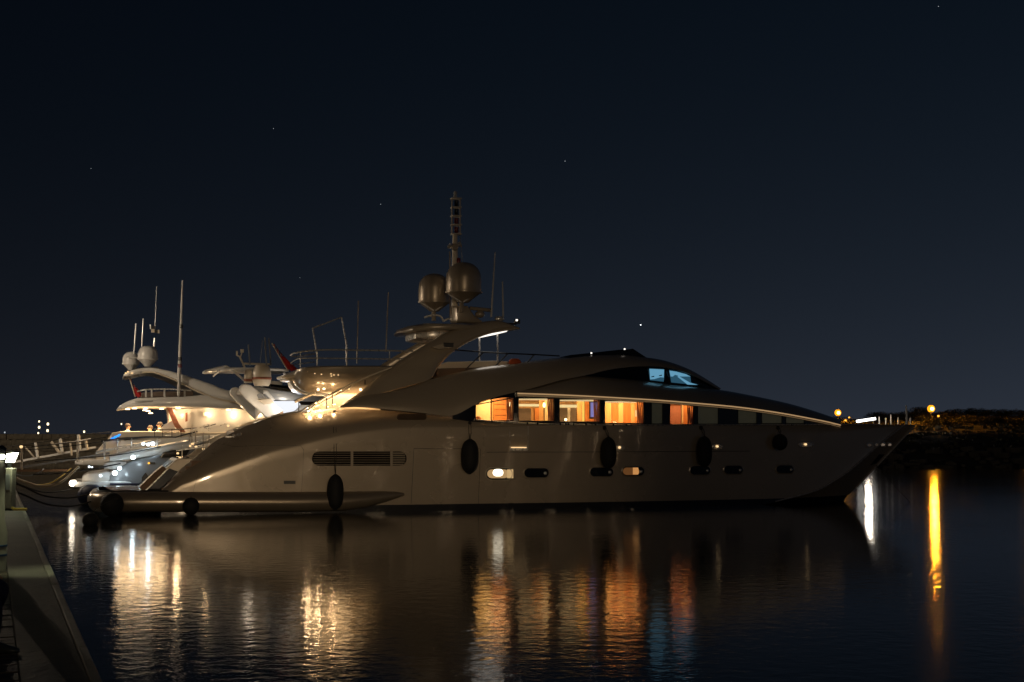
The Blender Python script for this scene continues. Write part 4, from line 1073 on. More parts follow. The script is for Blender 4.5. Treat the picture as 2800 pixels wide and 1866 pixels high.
slab('upper_seat', [(728, 1043, 1058, 1.2), (740, 1041, 1060, 1.4), (772, 1043, 1060, 1.4)], M['white'], y2, Y2, .08)
# lit arch leg leaning aft
LGP = [(654, 1068), (655, 1058), (662, 1051), (672, 1049), (686, 1053), (704, 1068), (745, 1100), (775, 1124), (735, 1150), (700, 1116), (672, 1090)]
for sg in (-1, 1):
    mb = MB(); P = [L2(u, v, -2.5) for u, v in LGP]
    if sg > 0: P = mirror(P)
    mb.prism(P, (0, -.3 * sg, 0)); al_ = mb.build('arch_leg', M['white'], y2, sharp=30, bevel=.06)
    if sg < 0: al = al_
quadpx('arch_step', [(704, 1094), (740, 1090), (750, 1102), (722, 1107)], -2.6, M['cream'], al, .1, Y2)
quadpx('arch_window', [(702, 1080), (712, 1074), (722, 1088), (706, 1090)], -2.55, M['grey'], al, .03, Y2)
tubepx('arch_brace', [(720, 1073), (728, 1073), (748, 1096)], -2.2, .09, M['white'], y2, Y2, 8)
slab('hardtop', [(560, 1013, 1018, .8), (575, 1009, 1016, 1.5), (620, 1005, 1012, 2.0), (700, 1005, 1012, 2.1), (775, 1008, 1014, 2.0), (790, 1011, 1016, 1.6)], M['white'], y2, Y2, .06)
tubepx('hardtop_brace', [(560, 1016), (610, 1004), (625, 1006), (668, 1040)], -1.9, .05, M['white'], y2, Y2, 8, 4)
tubepx('hardtop_brace', [(582, 1030), (610, 1008)], -1.2, .035, M['steel'], y2, Y2)
tubepx('hardtop_brace', [(775, 1020), (800, 1040)], -1.9, .05, M['white'], y2, Y2)
def tub(name, u0, u1, vt, vb, vband, y, parent):
    c = L2((u0 + u1) / 2, vb, y); r = (L2(u1, vb, y) - L2(u0, vb, y)).length / 2; H = L2((u0 + u1) / 2, vt, y).z - c.z; hb = L2((u0 + u1) / 2, vband, y).z - c.z
    b = MB(); b.lathe(c, [(r * .8, 0), (r, hb - .08), (r * 1.03, hb + .1), (r * .98, H * .6), (r * .82, H * .9), (r * .6, H)], 24); o = b.build(name, M['cream'], parent, sharp=50)
    b = MB(); b.lathe(c, [(r * 1.03, hb - .03), (r * 1.06, hb), (r * 1.06, hb + .06), (r * 1.03, hb + .08)], 24); b.build('dome_band', M['curtain'], o)
tub('satellite_dome', 690, 741, 998, 1056, 1037, -2.3, y2); tub('satellite_dome', 667, 690, 1012, 1048, 1042, -2.1, y2)
tubepx('horn_mast', [(648, 960), (648, 972), (656, 976), (672, 1012), (678, 1014)], -.6, .045, M['cream'], y2, Y2, 6)
b = MB(); b.box(L2(662, 960, -.6), (.14, .12, .14)); b.build('spotlight', M['cream'], y2)
tubepx('spotlight_stem', [(662, 963), (658, 976)], -.6, .03, M['cream'], y2, Y2)
slab('radar_bar', [(668, 992, 997, .15), (740, 994, 999, .15)], M['cream'], y2, Y2, .03)
for u, v0, u1, v1, r in ((679, 943, 684, 1000, .03), (724, 923, 732, 1060, .035), (735, 925, 741, 1000, .032), (718, 930, 712, 992, .014)):
    tubepx('whip_aerial', [(u, v0), (u1, v1)], -.9, r, M['grey'], y2, Y2)
# glaring courtesy lights on the stern
for u, v, y, r in ((364, 1251, -2.62, .10), (327, 1281, -2.55, .09), (314, 1294, -2.5, .11), (405, 1216, -2.4, .07), (418, 1214, -2.4, .09), (392, 1214, -2.4, .07), (244, 1277, -2.3, .045), (252, 1278, -2.3, .03), (275, 1301, -2.4, .06)):
    b = MB(); b.sphere(L2(u, v, y), r, 12); b.build('stern_light', M['white_lamp'], y2)
for u, v, y, p_ in ((366, 1256, -3.0, 5), (322, 1290, -2.95, 7), (410, 1216, -2.8, 6), (285, 1303, -2.9, 4)):
    point('stern_light_beam', L2(u, v, y), p_, COOL, .08, y2)
point('saloon_glow', L2(775, 1112, -2.9), 40, (1, .88, .74), .2, y2)
point('arch_glow', L2(690, 1118, -3.2), 22, (1, .80, .58), .2, y2)
b = MB(); b.sphere(L2(200, 1322, -2.0), .16, 12, (1, 1, .9)); b.build('platform_lamp', lamp_mat('platform_lamp_glow', (1, .86, .66), 7), y2)
point('platform_lamp_beam', L2(200, 1316, -2.4), 6, (1, .85, .65), .1, y2)
for (u, v0, u1, v1) in ((283, 1205, 285, 1257), (360, 1200, 356, 1246), (322, 1200, 320, 1240), (430, 1198, 430, 1252)):
    tubepx('rail_post', [(u, v0), (u1, v1)], -2.2, .025, M['steel'], y2, Y2)
rl = tubepx('stern_rail', [(276, 1206), (330, 1199), (400, 1195), (480, 1196), (540, 1180)], -2.2, .03, M['dark'], y2, Y2)
tubepx('stern_rail', [(280, 1228), (360, 1222), (440, 1206)], -2.1, .02, M['steel'], y2, Y2)
for k in range(6):
    slab('deck_board', [(262 + k * 26, 1236 - k * 5.2, 1241 - k * 5, 1.9), (286 + k * 26, 1231 - k * 5.2, 1236 - k * 5, 1.9)], M['white'], y2, Y2, .02)
slab('cockpit_side', [(300, 1248, 1262, 2.2), (360, 1232, 1256, 2.35), (430, 1222, 1246, 2.42), (520, 1205, 1228, 2.5)], M['white'], y2, Y2, .06)

# ================================================================== THIRD YACHT (farthest, white with a swooping arch)
y3 = empty('motor_yacht', Y3.o, HEAD, 'farthest white motor yacht with swooping radar arch and people in its lit cockpit', 'yacht')
L3 = Y3.L
slab('hull', [(300, 1300, 1352, 2.4), (318, 1240, 1352, 2.7), (330, 1205, 1352, 2.8), (420, 1200, 1352, 2.9), (560, 1190, 1352, 3.0), (800, 1175, 1351, 3.0), (1200, 1165, 1350, 2.8), (1500, 1160, 1349, .4)], M['white'], y3, Y3, .15)
slab('swim_platform', [(205, 1262, 1272, 2.2), (225, 1258, 1273, 2.6), (310, 1256, 1275, 2.8)], M['white'], y3, Y3, .06)
slab('transom', [(262, 1238, 1258, 2.3), (275, 1222, 1258, 2.4), (292, 1204, 1258, 2.5), (310, 1184, 1258, 2.6), (340, 1180, 1258, 2.7)], M['cream'], y3, Y3, .08)
slab('cockpit_coaming', [(306, 1184, 1196, 2.7), (330, 1180, 1200, 2.75), (430, 1180, 1204, 2.85), (560, 1184, 1206, 2.9), (700, 1180, 1205, 2.9)], M['cream'], y3, Y3, .06)
for k in range(3):
    quadpx('blue_step_light', [(300 + k * 10, 1203 - k * 5), (316 + k * 10, 1199 - k * 5), (319 + k * 10, 1195 - k * 5), (304 + k * 10, 1198 - k * 5)], -2.75, M['blue_led'], y3, .03, Y3)
slab('flybridge_deck', [(319, 1120, 1122, .8), (326, 1111, 1121, 1.6), (336, 1104, 1119, 2.2), (350, 1097, 1116, 2.6), (376, 1089, 1114, 2.85), (430, 1087, 1114, 2.95), (500, 1085, 1115, 2.95), (560, 1080, 1117, 2.95), (640, 1082, 1120, 2.95), (720, 1090, 1123, 2.9), (900, 1105, 1128, 2.7)], M['white'], y3, Y3, .10)
slab('superstructure', [(468, 1117, 1195, 2.2), (520, 1117, 1195, 2.4), (640, 1118, 1190, 2.5), (760, 1121, 1185, 2.5), (1000, 1125, 1180, 2.4), (1300, 1150, 1175, 1.5)], M['white'], y3, Y3, .06)
quadpx('saloon_door', [(507, 1130), (513, 1128), (513, 1152), (507, 1154)], -2.62, M['curtain'], y3, .03, Y3)
quadpx('wall_box', [(556, 1128), (569, 1128), (569, 1138), (556, 1138)], -2.62, M['cream'], y3, .06, Y3)
quadpx('wing_pillar', [(456, 1115), (470, 1116), (490, 1160), (512, 1186), (498, 1186), (478, 1168)], -2.75, M['curtain'], y3, .12, Y3)
quadpx('cockpit_windbreak', [(432, 1180), (450, 1162), (474, 1148), (480, 1180)], -2.5, M['white'], y3, .05, Y3)
tubepx('cockpit_post', [(455, 1112), (460, 1152)], -2.6, .035, M['steel'], y3, Y3)
quadpx('deck_groove', [(355, 1098), (420, 1095), (440, 1098), (420, 1099)], -2.93, M['grey'], y3, .03, Y3)
SW = [((338, 1026), (344, 1032)), ((356, 1014), (368, 1026)), ((397, 1006), (409, 1019)), ((433, 1008), (441, 1026)), ((482, 1019), (478, 1041)), ((542, 1038), (524, 1064)), ((580, 1051), (560, 1080)), ((615, 1065), (598, 1093)), ((688, 1081), (676, 1107)), ((770, 1098), (764, 1116))]
yy = [-2.0, -2.1, -2.2, -2.35, -2.5, -2.7, -2.8, -2.9, -2.97, -2.95]
P_, Q_ = smooth([L3(*a, y) for (a, b), y in zip(SW, yy)], 4), smooth([L3(*b, y) for (a, b), y in zip(SW, yy)], 4)
rings = [[(a + c) / 2 + (a - c) / 2 * math.copysign(abs(math.cos(q)) ** .7, math.cos(q)) + Vector((0, .12 + .16 * math.sin(q), 0)) for q in [2 * math.pi * k / 16 for k in range(16)]] for a, c in zip(P_, Q_)]
for s in (0, 1):
    mb = MB(); mb.loft(rings if not s else [mirror(r) for r in rings]); ar = mb.build('radar_arch', M['white'], y3, sharp=60)
    if not s:
        b = MB(); b.tube([q + Vector((0, -.06, .02)) for q in Q_[6:]], .05, 8); b.build('arch_trim', M['cream'], ar)
slab('arch_top', [(338, 1024, 1031, 1.8), (356, 1014, 1024, 2.0), (397, 1007, 1018, 2.1), (433, 1009, 1020, 2.2)], M['white'], y3, Y3, .06)
for u, v in ((344, 1021), (350, 1017), (361, 1021)):
    b = MB(); b.sphere(L3(u, v, -2.2), .05, 8); b.build('arch_lamp', M['warm_soft'], y3)
dome('satellite_dome', 376, 432, 946, 982, 1003, -1.0, Y3, M['white'], y3); dome('satellite_dome', 335, 382, 962, 995, 1013, 1.0, Y3, M['white'], y3)
quadpx('dome_plinth', [(362, 1007), (430, 1003), (436, 1008), (366, 1014)], -1.2, M['dark'], y3, 2.2, Y3)
slab('radar_scanner', [(345, 975, 979, .12), (376, 977, 981, .12)], M['white'], y3, Y3, .03)
wa = tubepx('whip_aerial', [(499, 767), (495, 888), (491, 985), (490, 1020), (488, 1082)], -2.75, [.04, .06, .075, .09, .07], M['white'], y3, Y3, 8)
for u, v, m in ((495.5, 893, 'dark'), (492, 982, 'dark'), (491.5, 1001, 'redlens')):
    a = L3(u, v, -2.75); b = MB(); b.lathe(a, [(.085, -.09), (.095, -.08), (.095, .08), (.085, .09)], 10); b.build('aerial_band', M[m], wa)
for u, v0, u1, v1, y, r in ((372, 885, 366, 968, .2, .035), (392, 872, 388, 948, -.3, .035), (428, 784, 424, 905, .2, .02), (423, 925, 421, 948, .2, .05), (411, 888, 412, 900, .2, .04)):
    tubepx('whip_aerial', [(u, v0), (u1, v1)], y, r, M['white'], y3, Y3)
for u, v, m in ((418, 896, 'dark'), (427, 907, 'dark'), (431, 907, 'cream'), (418, 905, 'cream')):
    b = MB(); b.box(L3(u, v, .2), (.16, .14, .16)); b.build('mast_light', M[m], y3)
flr = tubepx('flybridge_rail', [(376, 1071), (392, 1067), (420, 1065), (470, 1065), (522, 1069)], [-2.2, -2.5, -2.6, -2.6, -2.6], .035, M['steel'], y3, Y3, 6, 3)
for u in (399, 415, 450, 488, 505): tubepx('rail_post', [(u, 1066), (u, 1087)], -2.6, .05, M['white'], flr, Y3)
slab('flybridge_seat', [(388, 1074, 1089, 1.8), (440, 1070, 1089, 2.2), (528, 1070, 1089, 2.2)], M['brown'], y3, Y3, .1)
for u, v, y in ((349, 1119, -1.6), (368, 1117, -2.1), (398, 1117, -2.3), (396, 1122, -1.4), (405, 1124, -1.0), (412, 1130, -.4), (442, 1118, -2.3), (487, 1116, -2.75), (625, 1121, -2.8)):
    b = MB(); b.lathe(L3(u, v, y), [(.11, -.03), (.11, 0), (.06, .03)], 12); b.build('ceiling_lamp', M['warm_lamp'], y3)
area('cockpit_ceiling_light', L3(400, 1124, -1.0), 2.6, 2.6, 260, WARM, y3)
for u, v, y, p_ in ((490, 1128, -2.85, 24), (570, 1132, -2.76, 20), (640, 1134, -2.76, 18), (700, 1136, -2.76, 14)):
    point('ceiling_lamp_beam', L3(u, v, y), p_, WARM, .1, y3)
bd = tubepx('bulwark_rail', [(420, 1175), (500, 1174), (560, 1168), (590, 1160)], -2.9, .025, M['dark'], y3, Y3)
for u in (423, 445, 470, 495, 520): tubepx('rail_post', [(u, 1175), (u, 1196)], -2.9, .018, M['dark'], bd, Y3)

# ================================================================== PEOPLE
def skin_body(name, joints, edges, radii, m, parent, sub=2):
    me = bpy.data.meshes.new(name); me.from_pydata([tuple(j) for j in joints], edges, []); o = bpy.data.objects.new(name, me); COL.objects.link(o); o.parent = parent
    me.materials.append(m)
    md = o.modifiers.new('skin', 'SKIN'); md.use_smooth_shade = True
    if not me.skin_vertices: pass
    sv = me.skin_vertices[0].data if me.skin_vertices else None
    if sv is None:
        bm = bmesh.new(); bm.from_mesh(me); bm.verts.layers.skin.verify(); bm.to_mesh(me); bm.free(); sv = me.skin_vertices[0].data
    for i, r in enumerate(radii): sv[i].radius = (r, r) if not isinstance(r, tuple) else r
    for i in range(len(joints)): sv[i].use_root = (i == 0)
    s = o.modifiers.new('sub', 'SUBSURF'); s.levels = sub; s.render_levels = sub
    return o
def arm_chain(J, E, Rr, start, pts, rad):
    prev = start
    for p, r in zip(pts, rad):
        J.append(p); Rr.append(r); E.append((prev, len(J) - 1)); prev = len(J) - 1
    return prev
def head_mesh(root, c, f, hair=True, s=1.0):
    """face details on a head centred at c looking along f"""
    side = Vector((-f.y, f.x, 0))
    b = MB(); b.sphere(c + f * .10 * s - Vector((0, 0, .015)), .017 * s, 8, (1, 1, 1.5)); b.build('nose', M['skin'], root)
    for k in (-1, 1):
        b = MB(); b.sphere(c + f * .085 * s + side * .032 * k + Vector((0, 0, .012)), .012 * s, 8); b.build('eye', M['hair'], root)
        b = MB(); b.sphere(c + side * .082 * k * s, .026 * s, 8, (.8, .5, 1.2)); b.build('ear', M['skin'], root)
    if hair:
        b = MB(); b.sphere(c - f * .022 * s + Vector((0, 0, .035 * s)), .104 * s, 14, (1, .95, .95)); b.build('hair', M['hair'], root)
def seated(frame, u, v, y, face, label, shirt, bald=False, group='people sitting in the lit cockpit'):
    head = frame.L(u, v, y); base = Vector((head.x, head.y, head.z - 1.13))
    root = empty('person', frame.w(base), HEAD, label, 'person', group)
    f = Vector((math.cos(face), math.sin(face), 0)); s = Vector((-f.y, f.x, 0)); Z = Vector((0, 0, 1))
    J = [Z * .45]; Rr = [.15]; E = []
    ch = arm_chain(J, E, Rr, 0, [Z * .62, Z * .82, Z * .93, Z * 1.01 + f * .01, Z * 1.10 + f * .02, Z * 1.19 + f * .02], [.14, .16, .10, .052, .088, .07])
    for k in (-1, 1):
        arm_chain(J, E, Rr, 3, [Z * .90 + s * .19 * k, Z * .64 + s * .25 * k + f * .05, Z * .56 + s * .18 * k + f * .26, Z * .57 + s * .16 * k + f * .34], [.055, .042, .032, .035])
        arm_chain(J, E, Rr, 0, [Z * .44 + s * .11 * k + f * .12, Z * .46 + s * .12 * k + f * .45, Z * .08 + s * .12 * k + f * .48, Z * .04 + s * .13 * k + f * .62], [.09, .065, .045, .04])
    skin_body('body', J, E, Rr, M['skin'], root, 2)
    J2 = [Z * .46]; R2 = [.17]; E2 = []
    arm_chain(J2, E2, R2, 0, [Z * .62, Z * .82, Z * .945], [.16, .18, .11])
    for k in (-1, 1):
        arm_chain(J2, E2, R2, 3, [Z * .90 + s * .19 * k, Z * .72 + s * .235 * k + f * .03], [.072, .062])
    skin_body('shirt', J2, E2, R2, shirt, root, 2)
    head_mesh(root, Z * 1.12 + f * .02, f, not bald)
    root.scale = (1.2, 1.2, 1.2); root.location = frame.w(head - Vector((0, 0, 1.13 * 1.2)))
    return root
seated(Y3, 349, 1166, -1.5, R(0), 'person with short brown hair sitting alone at the stern end of the lit cockpit', M['shirt'])
seated(Y3, 411, 1171, -.8, R(200), 'person in white sitting farther in beside the cockpit table', M['shirt'])
seated(Y3, 437, 1162, -1.6, R(180), 'person in a pale top sitting against the white windbreak of the cockpit', M['cream'])
# person sitting on a low bench at the left edge of the quay; one shin and shoe are in the picture
def sitter():
    z = QZ
    toe = at_z(50, 1788, z)
    f = Vector((1, -.10, 0)).normalized(); s = Vector((-f.y, f.x, 0)); Z = Vector((0, 0, 1))
    root = empty('person', Vector((toe.x, toe.y, z)) - f * .72 + s * .11, 0, 'person in dark blue trousers and grey shoes sitting at the left edge of the quay', 'person')
    J = [Z * .50]; Rr = [.15]; E = []
    arm_chain(J, E, Rr, 0, [Z * .66 - f * .02, Z * .88 - f * .01, Z * 1.0, Z * 1.08 + f * .02, Z * 1.17 + f * .03, Z * 1.26 + f * .03], [.14, .16, .10, .055, .088, .07])
    hip, knee, ank = [], [], []
    for k in (-1, 1):
        e = arm_chain(J, E, Rr, 3, [Z * .97 + s * .19 * k, Z * .72 + s * .24 * k + f * .04, Z * .57 + s * .19 * k + f * .26, Z * .55 + s * .17 * k + f * .34], [.055, .043, .032, .036])
        for q in range(4): arm_chain(J, E, Rr, e, [Z * .53 + s * (.17 + .022 * (q - 1.5)) * k + f * .40, Z * .51 + s * (.17 + .022 * (q - 1.5)) * k + f * .44], [.011, .009])
        arm_chain(J, E, Rr, e, [Z * .53 + s * .125 * k + f * .37], [.011])
        arm_chain(J, E, Rr, 0, [Z * .49 + s * .10 * k + f * .10, Z * .46 + s * .11 * k + f * .50, Z * .10 + s * .11 * k + f * (.50 if k < 0 else .24), Z * .045 + s * .11 * k + f * (.58 if k < 0 else .32)], [.09, .065, .042, .035])
    skin_body('body', J, E, Rr, M['skin'], root)
    J2 = [Z * .50]; R2 = [.17]; E2 = []
    for k in (-1, 1): arm_chain(J2, E2, R2, 0, [Z * .50 + s * .10 * k + f * .12, Z * .46 + s * .11 * k + f * .49, Z * .28 + s * .11 * k + f * (.515 if k < 0 else .38), Z * .055 + s * .11 * k + f * (.50 if k < 0 else .25)], [.115, .085, .078, .066])
    skin_body('trousers', J2, E2, R2, M['denim'], root)
    J3 = [Z * .53]; R3 = [.17]; E3 = []
    arm_chain(J3, E3, R3, 0, [Z * .68, Z * .88, Z * 1.01], [.155, .185, .12])
    for k in (-1, 1): arm_chain(J3, E3, R3, 3, [Z * .97 + s * .19 * k, Z * .77 + s * .235 * k + f * .03], [.075, .065])
    skin_body('shirt', J3, E3, R3, M['navy'], root)
    for k in (-1, 1):
        c = s * .11 * k + f * (.59 if k < 0 else .33); rings = []
        for t, w, h, z0 in ((-.145, .024, .05, .03), (-.12, .036, .10, .0), (-.04, .038, .095, .0), (.02, .042, .072, .0), (.08, .045, .054, .0), (.115, .036, .040, .004), (.135, .016, .022, .010)):
            rings.append([c + f * t + s * (w * math.cos(q)) + Z * (z0 + h / 2 + h / 2 * math.sin(q)) for q in [2 * math.pi * i / 14 for i in range(14)]])
        b = MB(); b.loft(rings); b.build('shoe', M['shoe'], root, sharp=60)
    head_mesh(root, Z * 1.18 + f * .03, f)
    bn = empty('bench', root.location, math.atan2(f.y, f.x), 'low teak bench on the quay under the sitting person', 'bench')
    for k in range(4):
        b = MB(); b.box((-.2 + k * .13, 0, .355), (.12, 1.3, .035)); b.build('slat', M['teak'], bn)
    for k in (-.5, .5):
        b = MB(); b.box((0, k, .17), (.36, .06, .335)); b.build('leg', M['dark'], bn)
sitter()

# ================================================================== QUAY FURNITURE
p0 = at_z(-20, 1565, QZ)
ped = empty('service_pedestal', p0, 0, 'round white service post with a lit head and two blue bands, nearest on the quay', 'service post')
b = MB(); b.lathe((0, 0, 0), [(.15, 0), (.155, .02), (.15, .04), (.158, .45), (.12, .62), (.115, 1.30)], 24); b.build('post', M['post'], ped)
for z in (.20, .31):
    b = MB(); b.lathe((0, 0, z), [(.156, -.012), (.160, -.008), (.160, .008), (.156, .012)], 24); b.build('blue_band', M['bluepaint'], ped)
b = MB(); b.lathe((0, 0, 1.30), [(.115, 0), (.125, .02), (.125, .14), (.08, .18)], 24); b.build('cap', M['dark'], ped)
b = MB(); b.sphere((.105, -.07, 1.345), .035, 10); b.build('lamp_lens', M['green_lamp'], ped)
sl = bpy.data.lights.new('lamp_beam', 'SPOT'); sl.energy = 26; sl.color = (.92, 1, .58); sl.spot_size = R(74); sl.spot_blend = 1; sl.shadow_soft_size = .03
so = bpy.data.objects.new('lamp_beam', sl); COL.objects.link(so); so.parent = ped; so.location = (.27, -.14, 1.42); so.rotation_euler = Vector((.30, .25, -1.3)).to_track_quat('-Z', 'Y').to_euler()
p1 = at_z(25, 1396, QZ)
ped2 = empty('service_pedestal', p1, R(-14), 'slim pale service cabinet with a glaring lamp on top, farther along the quay', 'service post')
b = MB(); b.box((0, 0, .47), (.20, .18, .86)); b.build('cabinet', M['post'], ped2, bevel=.02)
b = MB(); b.box((0, 0, .02), (.26, .24, .04)); b.build('base', M['dark'], ped2)
b = MB(); b.box((0, -.095, .60), (.13, .012, .34)); b.build('cabinet_door', M['grey'], ped2, bevel=.01)
b = MB(); b.tube([(-.02, 0, .9), (-.02, 0, 1.16)], .05, 10); b.build('neck', M['dark'], ped2)
b = MB(); b.loft([[(-.09, -.08, 1.02), (.05, -.08, 1.02), (.05, .08, 1.02), (-.09, .08, 1.02)], [(-.03, -.1, 1.20), (.13, -.1, 1.22), (.13, .1, 1.22), (-.03, .1, 1.20)]]); b.build('lamp_lens', M['green_lamp'], ped2)
b = MB(); b.box((.04, 0, 1.245), (.26, .24, .03)); b.build('cap', M['dark'], ped2)
point('lamp_light', (.16, -.2, 1.12), 12, (.92, 1, .62), .05, ped2)
b = MB(); b.tube([(.1, -.1, .06), (.14, -.12, .035), (.42, -.12, .03)], .03, 8); tag(b.build('shore_plug', M['yellow']), 'yellow shore power plug lying at the foot of the slim cabinet', 'plug').matrix_world = Matrix.Translation(p1)
p3 = at_z(-95, 1395, QZ)
# mooring lines
def line(name, P, r, m, label):
    pts = smooth([Vector(p) for p in P], 8); b = MB(); b.tube(pts, r, 7); return tag(b.build(name, M[m]), label, 'rope', 'mooring lines to the quay')
def P2(u, v, y): return Y2.w(L2(u, v, y))
def P1(u, v, y): return Y1.w(L1(u, v, y))
line('mooring_line', [P2(20, 1296, -2.6), P2(60, 1315, -2.6), P2(105, 1329, -2.6), P2(150, 1326, -2.6), P2(180, 1310, -2.6), P2(216, 1276, -2.4)], .055, 'rope', 'thick pale rope sagging from the quay to the middle yacht')
line('mooring_line', [P2(80, 1326, -2.3), P2(130, 1324, -2.3), P2(165, 1305, -2.3), P2(195, 1280, -2.2)], .025, 'yellow', 'thin yellow rope running above the thick pale one')
line('mooring_line', [P2(35, 1296, -1.6), P2(70, 1302, -1.6), P2(100, 1296, -1.6), P2(122, 1282, -1.6)], .022, 'grey', 'thin grey rope in a short sag below the gangways')
line('mooring_line', [P1(35, 1342, -2.4), P1(75, 1358, -2.4), P1(130, 1380, -2.4), P1(200, 1384, -2.4), P1(262, 1368, -2.4)], .030, 'dark_rope', 'dark rope sagging low from the quay to the near yacht stern')
line('mooring_line', [P1(30, 1318, -.6), P1(70, 1334, -.6), P1(120, 1356, -.6), P1(190, 1362, -.6), P1(250, 1350, -.6), P1(300, 1340, -.6)], .030, 'dark_rope', 'dark rope sagging above the low one, to the near yacht stern')
line('mooring_line', [P2(370, 1330, -2.9), P2(405, 1310, -2.8), P2(440, 1298, -2.7)], .03, 'dark_rope', 'short dark rope looped along the hull of the middle yacht')
line('anchor_chain', [P1(2396, 1273, -.1), P1(2440, 1322, -1.0), P1(2502, 1387, -2.2)], .018, 'dark_rope', 'thin dark anchor line running down from the bow to the water')
line('anchor_chain', [P1(2355, 1308, -.1), P1(2361, 1335, -.2), P1(2367, 1362, -.3)], .018, 'dark_rope', 'short dark line dropping from the bow beside the long one')
line('hand_line', [P2(10, 1232, -2.0), P2(140, 1226, -2.0), P2(300, 1206, -2.0), P2(420, 1196, -2.0)], .016, 'dark_rope', 'thin dark hand line running above the lower gangway to the stern rail')
line('hand_line', [P2(95, 1262, -2.5), P2(230, 1252, -2.5), P2(330, 1243, -2.5), P2(440, 1222, -2.5)], .022, 'dark_rope', 'dark line along the side of the lower gangway')
line('mooring_line', [P2(90, 1298, -2.4), P2(170, 1294, -2.4), P2(250, 1283, -2.4), P2(330, 1268, -2.4)], .03, 'dark_rope', 'dark rope stretched from the bottom gangway to the middle yacht stern')
line('mooring_line', [P2(20, 1306, -1.8), P2(60, 1328, -1.8), P2(120, 1346, -1.8), P2(190, 1340, -1.8), P2(240, 1322, -1.8)], .028, 'dark_rope', 'dark rope sagging under the thick pale one')
# gangways from the quay to the yachts
def gangway(label, fr, P0, P3, y, w, posts, col):
    a, c = fr.L(*P0, y), fr.L(*P3, y)
    g = empty('gangway', fr.w(a), HEAD, label, 'gangway', 'gangways between quay and yachts')
    d = c - a; ln = d.length; dn = d.normalized(); S = Vector((0, 1, 0)); UPV = dn.cross(S).normalized() * -1
    if UPV.z < 0: UPV = -UPV
    for s in (0, w):
        b = MB(); b.loft([[q + S * s + S * .05 * i + UPV * .09 * j for i, j in ((0, 0), (1, 0), (1, 1), (0, 1))] for q in (Vector((0, 0, 0)), d)]); b.build('side_beam', M[col], g)
    nt_ = int(ln / .28)
    for k in range(nt_):
        q = d * ((k + .5) / nt_); b = MB()
        b.loft([[q + S * .055 + dn * t_ + UPV * z_ for t_, z_ in ((-.12, .04), (.12, .04), (.12, .07), (-.12, .07))], [q + S * (w - .005) + dn * t_ + UPV * z_ for t_, z_ in ((-.12, .04), (.12, .04), (.12, .07), (-.12, .07))]]); b.build('tread', M['teak'], g)
    tops = []
    for (u0, v0, u1, v1, r, m) in posts:
        p_, q_ = fr.L(u1, v1, y - .03) - a, fr.L(u0, v0, y - .03) - a
        b = MB(); b.tube([p_, q_], r, 8); b.build('stanchion', M[m], g); tops.append(q_)
    return g, tops, a
g1, tops, a1 = gangway('upper gangway with a bright white edge and pale leaning stanchions', Y3, (32, 1268), (262, 1226), -1.4, .7,
    [(97, 1211, 103, 1251, .07, 'white'), (140, 1208, 163, 1239, .07, 'cream'), (164, 1200, 170, 1236, .075, 'white'), (214, 1189, 218, 1232, .08, 'white'), (234, 1203, 239, 1231, .06, 'cream'), (68, 1222, 93, 1250, .04, 'cream'), (192, 1208, 196, 1246, .05, 'cream')], 'white')
b = MB(); b.tube([Y3.L(*q, -1.45) - a1 for q in ((20, 1222), (66, 1216), (140, 1206), (214, 1190), (300, 1182))], .02, 6); b.build('hand_rope', M['dark_rope'], g1)
b = MB(); b.tube([Y3.L(*q, -1.45) - a1 for q in ((150, 1214), (196, 1209), (248, 1200))], .025, 6); b.build('hand_rail', M['steel'], g1)
g2, tops, a2 = gangway('lower gangway with dull blue side beams in front of the bright one', Y2, (38, 1285), (300, 1243), -1.2, .7,
    [(58, 1222, 60, 1285, .045, 'cream'), (213, 1205, 212, 1264, .05, 'cream'), (287, 1208, 286, 1256, .045, 'cream')], 'grey')
b = MB(); b.tube([Y2.L(*q, -1.25) - a2 for q in ((58, 1226), (140, 1216), (213, 1208), (290, 1196))], .018, 6); b.build('hand_rope', M['dark_rope'], g2)
b = MB(); b.sphere(Y2.L(58, 1222, -1.3) - a2, .07, 8); b.build('end_lamp', M['warm_soft'], g2)
g3, tops, a3 = gangway('bottom gangway of brown wood, nearest the water', Y2, (44, 1291), (188, 1290), -1.6, .6, [], 'teak')
for u, v, z in ((252, 1350, 0),):
    c = at_z(252, 1366, 0); e = tag(MB().sphere((0, 0, .35), .62, 20, (.95, .8, .75)).build('covered_buoy', M['navy']), 'round navy blue covered buoy floating behind the stern corner', 'buoy'); e.location = Y2.w(Vector((L2(252, 1362, -2.7).x, -3.1, 0)))
